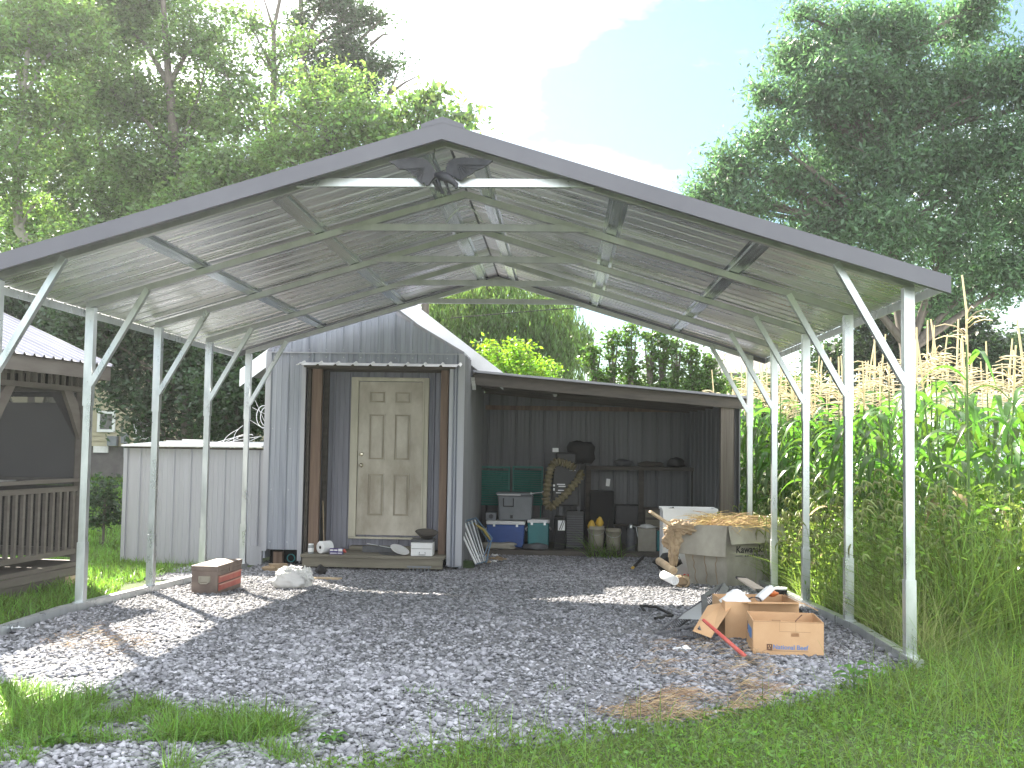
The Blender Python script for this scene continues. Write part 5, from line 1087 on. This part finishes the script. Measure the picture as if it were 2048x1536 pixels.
def tree(name, label, Y, trunk, blobs, dens, size, lm, bm, seed, r0=.18, depth=1., clump=.22, base=None, aspect=.5, extra=(), droop=.3, limbs=True, rs=1., cat='tree', group='trees behind the yard'):
    """trunk: photo pixels bottom to top; blobs: (px, py, radius px) at distance Y"""
    k = CF/Y; rg = random.Random(seed)
    tp = [Vector(at(px, py, Y)) for px, py in trunk]; g0 = Vector((tp[0].x, Y, hgt(Y)-.1)); tp = [g0]+tp
    t = thing(name, label, cat, tuple(g0), group)
    n = len(tp); b = MB(); b.tube(tp, [max(.02, r0*(1-.75*i/(n-1))) for i in range(n)], 9)
    bl = []
    for (px, py, rp) in blobs:
        dy = rg.uniform(-1, 1)*depth*rp/k; c = at(px, py, Y+dy); r_ = rp*rs/k; bl.append((c[0], c[1], c[2], r_, r_*.9, r_*.85))
        if limbs:
            cv = Vector(c); j = min(range(n), key=lambda q: (tp[q]-cv).length+(2 if tp[q].z > cv.z-.3 else 0)); A = tp[j]; mid = A.lerp(cv, .5)+Vector((0, 0, .15*r_)); e_ = cv+Vector((rg.uniform(-.5, .5), 0, rg.uniform(.2, .8)))*r_
            b.tube([A, mid, cv, e_], [r0*.32, r0*.2, r0*.1, .008], 6)
            for q in range(4): d = Vector((rg.uniform(-1, 1), rg.uniform(-.6, .6), rg.uniform(-.3, .9)))*r_; b.tube([mid.lerp(cv, rg.random()), cv+d*.6, cv+d], [r0*.08, r0*.05, .005], 5)
    for ln in extra: b.tube([at(px, py, Y) for px, py in ln], [.05*(1-.9*i/(len(ln)-1)) for i in range(len(ln))], 6)
    b.build('trunk', bm, t)
    P = cloud(bl, dens, seed, clump); V, F = leafquads(P, size, seed+1, aspect, droop); npmesh('crown', V, F, lm, t)
    return t
V, F = leafquads(LATE, .021, 17, .6, .0); tag(npmesh('clover', V, F, G['grass']), 'low clover and leafy ground cover woven through the lower lawn', 'clover', kind='stuff')
T = 'trees behind the yard'
tree('deciduous_tree', 'tall pale leaved tree at the far left edge of the wood', 25, [(95, 1000), (110, 560), (38, 460), (32, 330), (45, 200), (60, 60)], [(20, 90, 110), (100, 230, 100), (0, 330, 95), (130, 70, 100), (50, 440, 80), (-60, 200, 100), (60, -10, 90)], 5200, .125, G['lf_pale'], G['barkp'], 101, .2, extra=[[(32, 330), (90, 270), (130, 245)], [(38, 460), (60, 420), (100, 380)]])
tree('deciduous_tree', 'tall leafy tree with a leaning double trunk left of the roof ridge', 27, [(385, 700), (375, 430), (352, 310), (338, 170), (326, 0)], [(250, 50, 120), (400, 80, 85), (330, 220, 110), (425, 230, 75), (220, 190, 95), (330, -30, 90), (300, 330, 100), (390, 340, 80), (230, -20, 110)], 5000, .12, G['lf_wood'], G['bark'], 103, .26, extra=[[(352, 310), (395, 200), (430, 60)], [(375, 430), (330, 380), (290, 300)]])
tree('deciduous_tree', 'dense middle distance tree behind the left roof slope', 30, [(210, 700), (205, 440), (205, 310)], [(150, 330, 110), (260, 390, 100), (180, 180, 100), (110, 450, 100), (210, 480, 90), (320, 430, 90), (30, 520, 90), (130, 540, 80)], 5000, .13, G['lf_wood'], G['bark'], 105, .22)
tree('deciduous_tree', 'slender forked tree with thin airy foliage against the sky', 26, [(548, 700), (545, 330), (548, 150), (547, 60), (572, -60)], [(500, 50, 34), (535, 110, 34), (585, 80, 36), (470, 30, 30), (480, 170, 45), (520, 200, 45), (565, 150, 30), (470, 250, 55), (440, 130, 35), (450, 190, 30)], 3000, .12, G['lf_wood'], G['bark'], 107, .14, extra=[[(547, 60), (535, 20), (515, -40)], [(548, 150), (520, 110), (490, 60)]])
tree('vine_covered_tree', 'dark vine wrapped tree with bare twigs beside the open sky', 29, [(612, 700), (610, 250), (605, 100), (600, -40)], [(600, 40, 30), (604, 100, 32), (598, 170, 34), (600, 240, 36), (700, 30, 48), (690, 100, 52), (735, 150, 45), (650, 0, 40), (745, 40, 18), (720, 195, 40), (780, 130, 22), (640, 150, 40)], 8000, .11, G['lf_dark'], G['bark'], 109, .22, extra=[[(720, 80), (750, 50), (790, 15)], [(735, 50), (745, 20), (748, -10)], [(770, 200), (790, 160), (805, 115)], [(740, 90), (765, 70), (785, 68)], [(775, 190), (810, 165), (850, 145)]])
tree('bushy_tree', 'bright feathery leaved tree behind the left of the roof peak', 22, [(640, 700), (650, 400), (660, 300)], [(640, 215, 60), (700, 235, 60), (610, 290, 60), (690, 165, 36), (560, 300, 50), (760, 240, 50), (650, 320, 70), (740, 300, 60), (620, 160, 25), (560, 230, 28)], 6500, .105, G['lf_pale'], G['bark'], 111, .14)
tree('bushy_tree', 'large leaved tree topping out just behind the roof peak', 21, [(850, 700), (850, 400), (855, 300)], [(850, 225, 42), (900, 245, 40), (830, 205, 22), (935, 240, 20), (800, 260, 50), (875, 280, 50), (870, 190, 14), (820, 300, 50)], 3000, .15, G['lf_wood'], G['bark'], 113, .12, droop=.9)
tree('understory_tree', 'shaded understory trees directly behind the left roof slope', 24, [(450, 700), (455, 430)], [(400, 400, 75), (480, 370, 75), (540, 330, 60), (330, 460, 80), (440, 330, 60), (250, 500, 70), (150, 500, 80), (50, 560, 90), (520, 400, 60)], 5200, .12, G['lf_wood'], G['bark'], 115, .14)
tree('dark_tree', 'dark leafy tree shading the wall of the cream house', 19.5, [(372, 900), (375, 800), (380, 680)], [(250, 640, 62), (330, 690, 70), (250, 745, 45), (300, 790, 42), (410, 690, 60), (370, 770, 52), (420, 800, 50), (400, 850, 40), (160, 640, 60), (220, 700, 50), (340, 640, 60), (235, 800, 26), (330, 840, 34), (265, 845, 16), (300, 875, 16)], 8500, .11, G['lf_dark'], G['bark'], 117, .16, extra=[[(375, 800), (340, 770), (310, 760)]])
tree('dark_tree', 'dense dark evergreen filling the gap beside the shed', 18.5, [(480, 900), (482, 760)], [(440, 720, 55), (500, 740, 50), (470, 790, 55), (520, 800, 45), (440, 850, 50), (500, 850, 45), (420, 770, 40), (470, 690, 55), (540, 720, 30)], 9000, .10, G['lf_dark'], G['bark'], 119, .14)
tree('dark_tree', 'shadowy tree behind the gazebo roof', 21, [(60, 900), (65, 700)], [(20, 600, 70), (100, 620, 60), (-50, 640, 70), (150, 600, 50), (60, 560, 60), (70, 680, 60), (-20, 720, 70), (130, 680, 50)], 6500, .12, G['lf_dark'], G['bark'], 121, .16)
# big locust on the right
tree('locust_tree', 'huge feathery locust tree filling the right of the sky', 23, [(1830, 900), (1820, 700), (1780, 480), (1760, 300), (1790, 120)], [(1470, 330, 62), (1420, 380, 48), (1500, 410, 62), (1545, 280, 55), (1530, 190, 42), (1590, 360, 75), (1600, 110, 60), (1620, 210, 80), (1600, 30, 32), (1690, 60, 75), (1700, 170, 95), (1690, 300, 95), (1680, 430, 90), (1800, 60, 85), (1810, 190, 105), (1790, 330, 105), (1780, 460, 95), (1930, 60, 70), (1930, 180, 105), (1920, 330, 110), (1900, 470, 95), (2040, 150, 75), (2050, 300, 100), (2030, 430, 90), (1620, 470, 55), (1980, 550, 75), (1870, 590, 70), (2080, 540, 80), (1960, 5, 50), (2130, 200, 90), (1395, 400, 20)], 9500, .125, G['lf_locust'], G['bark'], 131, .3, depth=.8, clump=.20, aspect=.34, droop=.7, rs=.94, extra=[[(1600, 430), (1605, 380), (1600, 330)], [(1625, 440), (1610, 380), (1640, 330)]])
tree('hedge_tree', 'dark low hedge trees under the locust behind the corn', 27, [(1900, 900), (1905, 760)], [(1850, 720, 80), (1950, 720, 80), (2050, 730, 80), (1760, 700, 70), (1680, 720, 55), (1900, 650, 70), (1790, 620, 60), (2130, 700, 80), (1720, 640, 45)]+[(x_, 815, 60) for x_ in range(1560, 1900, 55)]+[(x_, 880, 50) for x_ in range(1560, 1900, 55)], 7000, .13, G['lf_dark'], G['bark'], 133, .16)
# willow
Y = 31; t = thing('willow_tree', 'large weeping willow seen through the back of the carport', 'tree', (at(1000, 900, Y)[0], Y, .6), T); b = MB()
g0 = Vector((at(1000, 900, Y)[0], Y, .5)); b.tube([g0, at(1005, 700, Y), at(1000, 600, Y), at(990, 480, Y)], [.4, .32, .2, .08], 9)
rw = np.random.default_rng(77); Ps = []
for (px, py, w_, dr) in [(rw.uniform(850, 1150), 0, 0, 0) for _ in range(520)]:
    top = 470+abs(px-985)*.62+rw.uniform(0, 150); bot = top+rw.uniform(60, 190); bot = min(bot, 790)
    c = at(px, top, Y+rw.uniform(-2, 2)); L = (bot-top)*Y/CF; n = int(L*28); s = np.linspace(0, 1, n)[:, None]; sway = rw.uniform(-.25, .25)
    q = np.array(c)+np.concatenate([sway*s**1.5, s*0, -L*s], 1); Ps.append(q+rw.normal(size=q.shape)*.05)
for (px, py) in [(rw.uniform(1130, 1180), rw.uniform(630, 690)) for _ in range(45)]:
    c = at(px, py, Y+rw.uniform(-1, 1)); L = rw.uniform(.6, 1.5); n = int(L*26); s = np.linspace(0, 1, n)[:, None]; q = np.array(c)+np.concatenate([.15*s, s*0, -L*s], 1); Ps.append(q+rw.normal(size=q.shape)*.04)
for px in range(880, 1130, 25): b.tube([at(1000, 600, Y), at((px+1000)/2, 540, Y), at(px, 500+abs(px-985)*.6, Y)], [.08, .05, .01], 6)
b.build('trunk', G['bark'], t); P = np.concatenate(Ps); P = np.repeat(P, 2, 0)+rw.normal(size=(len(P)*2, 3))*.05; V, F = leafquads(P, .17, 5, .22, 0, hang=1.1); npmesh('crown', V, F, G['lf_willow'], t)
tree('lime_bush', 'bright yellow green bush rising above the lean-to roof', 24, [(1030, 900), (1030, 780)], [(1035, 712, 34), (1000, 720, 26), (1068, 735, 32), (1100, 745, 22), (1030, 690, 16), (985, 700, 20), (1060, 755, 35), (1010, 750, 30)], 6500, .085, G['lf_lime'], G['bark'], 141, .08, clump=.14, cat='bush')
sp = [(1190, 20, 90), (1225, 18, 120), (1262, 26, 130), (1300, 20, 118), (1325, 16, 125), (1352, 18, 105), (1385, 22, 95), (1420, 22, 70)]
for i, (px, rp, hp) in enumerate(sp):
    rg = random.Random(200+i); bl = [(px+rg.uniform(-8, 8)+(q-.5)*10*rg.uniform(-1, 1), 785-hp*q, rp*(1.15-.75*q)) for q in (0, .2, .4, .6, .8, .95)]
    nm = ('leftmost slim upright shrub', 'second slim upright shrub', 'tallest wide upright shrub', 'fourth upright shrub', 'dark narrow upright shrub', 'sixth upright shrub', 'seventh loose shrub', 'rightmost low loose shrub')[i]
    tree('upright_shrub', nm+' in the row above the lean-to roof', 22, [(px, 900), (px, 780)], bl, 10000, .085, G['lf_shrub'], G['bark'], 300+i, .05, clump=.10, cat='shrub', group='row of upright shrubs behind the lean-to', extra=[[(px, 780), (px+rg.uniform(-6, 6), 785-hp*1.12)], [(px, 780), (px+12, 785-hp*.98)], [(px, 780), (px-12, 785-hp*.95)]])
tree('garden_bush', 'low dark bush on the lawn behind the left posts', 15.5, [(208, 1040), (210, 1000)], [(205, 995, 24), (225, 1010, 20), (192, 1015, 24), (218, 970, 12), (180, 990, 20), (210, 1035, 22), (232, 1030, 16), (190, 1040, 18)], 6500, .07, G['lf_dark'], G['bark'], 151, .010, clump=.10, cat='bush', group='low bushes')
tree('background_hedge', 'low green hedge behind the lean-to roof', 26, [(1300, 900), (1300, 800)], [(x_, 790 if x_ < 1440 else 800, 24 if x_ < 1440 else 52) for x_ in range(1170, 1640, 32)], 8000, .11, G['lf_shrub'], G['bark'], 155, .05, cat='hedge', group='hedges')

# ------------------------------------------------------------------ corn
def ribbon(b, pts, wid, side, fold=.25):
    n = len(pts); vs = []
    for i, p in enumerate(pts):
        s_ = side*wid[i]; vs += [p-s_+Vector((0, 0, wid[i]*fold)), p, p+s_+Vector((0, 0, wid[i]*fold))]
    b.add(vs, [(3*i, 3*i+1, 3*i+4, 3*i+3) for i in range(n-1)]+[(3*i+1, 3*i+2, 3*i+5, 3*i+4) for i in range(n-1)], True)
def corn(seed):
    rg = random.Random(seed); t = thing('corn_plant', 'tall green corn plant with tan tassel in the plot beside the carport', 'corn plant', (0, 0, 0), 'corn plants in the plot')
    H = 2.15; b = MB(); b.tube([(0, 0, 0), (.01, 0, .7), (0, .02, 1.4), (.02, 0, H)], [.017, .015, .011, .007], 7); b.build('stalk', G['corn_stalk'], t)
    b = MB()
    for k in range(15):
        b.mi = 1 if k < 2 or (k == 5 and seed % 2) else 0
        z = .20+k*.128; a = k*math.pi+rg.uniform(-.6, .6)+.4; L = rg.uniform(.7, 1.0)*(1-.25*(k/12)); d = Vector((math.cos(a), math.sin(a), 0)); sd = Vector((-d.y, d.x, 0)); up = rg.uniform(.55, 1.0)
        pts = []; wid = []
        for i in range(9):
            u = i/8; pts.append(Vector((0, 0, z))+d*L*(u-.12*u*u)*.8+Vector((0, 0, L*(up*u-1.25*up*u*u-.15*u**3)))+sd*.05*math.sin(u*4+k)); wid.append(.043*math.sin(min(1, u*2.2+.25)*math.pi/2)*(1-u**2.5)+.002)
        sw = rg.uniform(-.5, .5); ribbon(b, pts, wid, (sd+Vector((0, 0, sw))).normalized())
    b.build('leaves', [G['lf_corn'], G['strawd']], t)
    b = MB(); b.tube([(.02, 0, H), (.03, 0, H+.25), (.03+rg.uniform(-.06, .06), 0, H+.56)], [.008, .011, .008], 5)
    for k in range(12):
        a = rg.uniform(0, 6.28); z = H+.02+k*.017; L = rg.uniform(.18, .32); d = Vector((math.cos(a), math.sin(a), 0)); el = rg.uniform(.3, .9)
        b.tube([Vector((.02, 0, z))+d*L*u+Vector((0, 0, L*(el*u-.8*el*u*u))) for u in (0, .35, .7, 1)], [.004, .0055, .005, .003], 4, cap=False)
    b.build('tassel', G['tassel'], t); return t
protos = [corn(s_) for s_ in (1, 2, 3, 4)]
def copy_tree(o, parent=None):
    c = o.copy(); C.objects.link(c); c.parent = parent
    for ch in list(o.children): copy_tree(ch, c)
    return c
rc = random.Random(21); spots = []
for row in range(7):
    y = 9.6
    while y < 17.5:
        x = 3.45+row*.58+rc.uniform(-.12, .12)-.0*(y-9)
        if row == 0 and y < 10.4: pass
        spots.append((x+(0.25 if y < 10.5 else 0), y+rc.uniform(-.08, .08))); y += .40 if row < 3 else .6
y = 12.2
while y < 19:
    spots.append((3.12+rc.uniform(-.1, .1), y))
    if y > 13.6: spots.append((2.85+rc.uniform(-.1, .1), y+.2))
    y += .42
for i, (x, y) in enumerate(spots):
    o = protos[i] if i < 4 else copy_tree(protos[i % 4])
    k = rc.uniform(.92, 1.15); o.location = (x, y, hgt(y)); o.rotation_euler = (rc.uniform(-.06, .06), rc.uniform(-.06, .06), rc.uniform(0, 6.28)); o.scale = (1.0, 1.0, k)
# ------------------------------------------------------------------ haze
hz = bpy.data.materials.new('hazy_air'); hz.use_nodes = True; _n = hz.node_tree; _n.nodes.remove(_n.nodes['Principled BSDF'])
pv = _n.nodes.new('ShaderNodeVolumePrincipled'); pv.inputs['Density'].default_value = HAZE; pv.inputs['Color'].default_value = (.93, .96, 1, 1); pv.inputs['Anisotropy'].default_value = .45
_n.links.new(pv.outputs[0], _n.nodes['Material Output'].inputs['Volume'])
b = MB(); b.bb(-45, 45, -6, 60, -1.3, 24); o = b.build('haze', hz); o['kind'] = 'stuff'; o['label'] = 'pale sunlit haze filling the air of the yard'; o['category'] = 'haze'
# ------------------------------------------------------------------ weeds, foxtails
WP = [(2.5, 8.0), (3.0, 7.9), (3.8, 8.6), (5.8, 9.4), (8, 10.2), (8, 11), (3.8, 11), (3.7, 16), (2.45, 16), (2.42, 10)]
x, y = scatter(WP, 26000, 71); r1 = np.random.default_rng(72)
blades('tall_weeds', x, y, (.35+.75*r1.random(len(x)))*(.5+.75*np.clip((x-2.3)/.8, 0, 1))*(.6+.7*vnoise(x, y, 1.2, 5)), .006+.008*r1.random(len(x)), G['weed'], 'tall tangled weeds between the right posts and the corn', 'weeds', 73, .9, .8, 5)
x, y = scatter(WP, 5200, 75); xx = np.repeat(x, 9); 
P = np.stack([xx, np.repeat(y, 9), np.interp(np.repeat(y, 9), HY, HZ)+(.05+.95*r1.random(len(xx)))*(.55+.6*np.repeat(np.clip((x-2.4)/.8, 0, 1), 9))], 1)+r1.normal(size=(len(xx), 3))*.05
V, F = leafquads(P, .055, 76, .38, .1); tag(npmesh('weed_foliage', V, F, G['weed']), 'small leaved weeds massed among the tall grass at the right', 'weeds', kind='stuff')
# bright sunlit weed leaves behind, at the corn edge
def foxtails(name, poly, n, seed, hmin, hmax, label):
    x, y = scatter(poly, n*3, seed); x = x[:n]; y = y[:n]; rg = random.Random(seed); b = MB()
    for X_, Y_ in zip(x, y):
        h = rg.uniform(hmin, hmax)*(.55+.45*min(1, max(0, (X_-2.3)/.6))); a = rg.choice((rg.uniform(2.4, 4.2), rg.uniform(0, 6.28))); d = Vector((math.cos(a), math.sin(a), 0)); z0 = hgt(Y_); L = rg.uniform(.16, .3)
        p = [Vector((X_, Y_, z0)), Vector((X_, Y_, z0+h*.6))+d*.03, Vector((X_, Y_, z0+h))+d*.10]
        b.tube(p, .0022, 3, cap=False)
        hd = [p[2]+d*(L*.35*math.sin(u*1.9))*1.2+Vector((0, 0, L*.30*math.sin(u*3.0)-L*.25*u*u)) for u in (0, .25, .5, .75, 1)]
        b.mi = 1; b.tube(hd, [.004, .010, .0105, .008, .003], 6, cap=False)
        for u in range(14):
            q = hd[1+u % 3].lerp(hd[min(4, 2+u % 3)], rg.random()); v = Vector((rg.gauss(0, 1), rg.gauss(0, 1), rg.gauss(0, 1))).normalized()*.02; w_ = v.cross(Vector((0, 0, 1)))*.04; b.add([q-w_, q+w_, q+v], [(0, 1, 2)])
        b.mi = 0
    tag(b.build(name, [G['weed'], G['foxtail']]), label, 'foxtail grass', kind='stuff')
foxtails('foxtail_grass', [(2.45, 8.3), (3.2, 8.2), (3.5, 11.5), (3.2, 15), (2.3, 15), (2.4, 11)], 420, 81, .5, 1.25, 'nodding foxtail seed heads crowding the right row of posts')
foxtails('foxtail_grass', [(2.0, 12.4), (2.5, 12.3), (2.5, 14.1), (1.85, 14.1)], 40, 83, .9, 1.35, 'foxtail heads arching over the cardboard bin')
g_ = gp((1165, 1102), (1255, 1102), (1240, 1112), (1175, 1112)); x, y = scatter([(.36, 15.55), (.92, 15.55), (.86, 15.74), (.42, 15.74)], 110, 85)
blades('grass_clump', x, y, .2+.5*r1.random(len(x)), .011+0*x, G['grass'], 'clump of long grass growing before the beige buckets', 'grass', 86, 1.1, 1.0, 6)
x, y = scatter([(2.40, 7.3), (2.75, 7.5), (2.9, 9.5), (2.43, 9.5)], 900, 87)
blades('dry_stems', x, y, .2+.5*r1.random(len(x)), .004+0*x, G['foxtail'], 'dry tan stems standing along the right base rail', 'dry grass', 88, .9, .8, 4)
# broad leaved weeds
def broad(name, label, c, n, L, H, seed):
    rg = random.Random(seed); t = thing(name, label, 'weed plant', tuple(c)); c = Vector(c); b = MB(); s = MB()
    for k in range(n):
        a = k*2.4+rg.uniform(-.3, .3); d = Vector((math.cos(a), math.sin(a), 0)); h = H*(.35+.65*k/n); l = L*rg.uniform(.7, 1.1); A = c+Vector((0, 0, h)); sd = Vector((-d.y, d.x, 0)); s.tube([c+Vector((0, 0, h*.6)), A+d*.03], .003, 5)
        pts = [A+d*(.03+l*u)+Vector((0, 0, l*(.45*u-.6*u*u))) for u in (0, .2, .4, .6, .8, 1)]; ribbon(b, pts, [l*.06, l*.26, l*.33, l*.28, l*.15, .002], sd, .18)
    s.tube([c, c+Vector((0, 0, H))], [.006, .004], 6); s.build('stem', G['corn_stalk'], t); b.build('leaves', G['lf_broad'], t)
broad('broadleaf_weed', 'broad leaved weed growing at the front end of the right rail', gnd(1708, 1385), 9, .13, .17, 3)
broad('broadleaf_weed', 'small pale leafed weed in the gravel at the bottom centre', gnd(664, 1486), 14, .055, .05, 4)
broad('broadleaf_weed', 'tiny leafy weed at the edge of the left grass tuft', gnd(400, 1484), 8, .045, .03, 5)
broad('broadleaf_weed', 'leafy dock weed low in the left grass tuft', gnd(120, 1490), 9, .07, .05, 6)
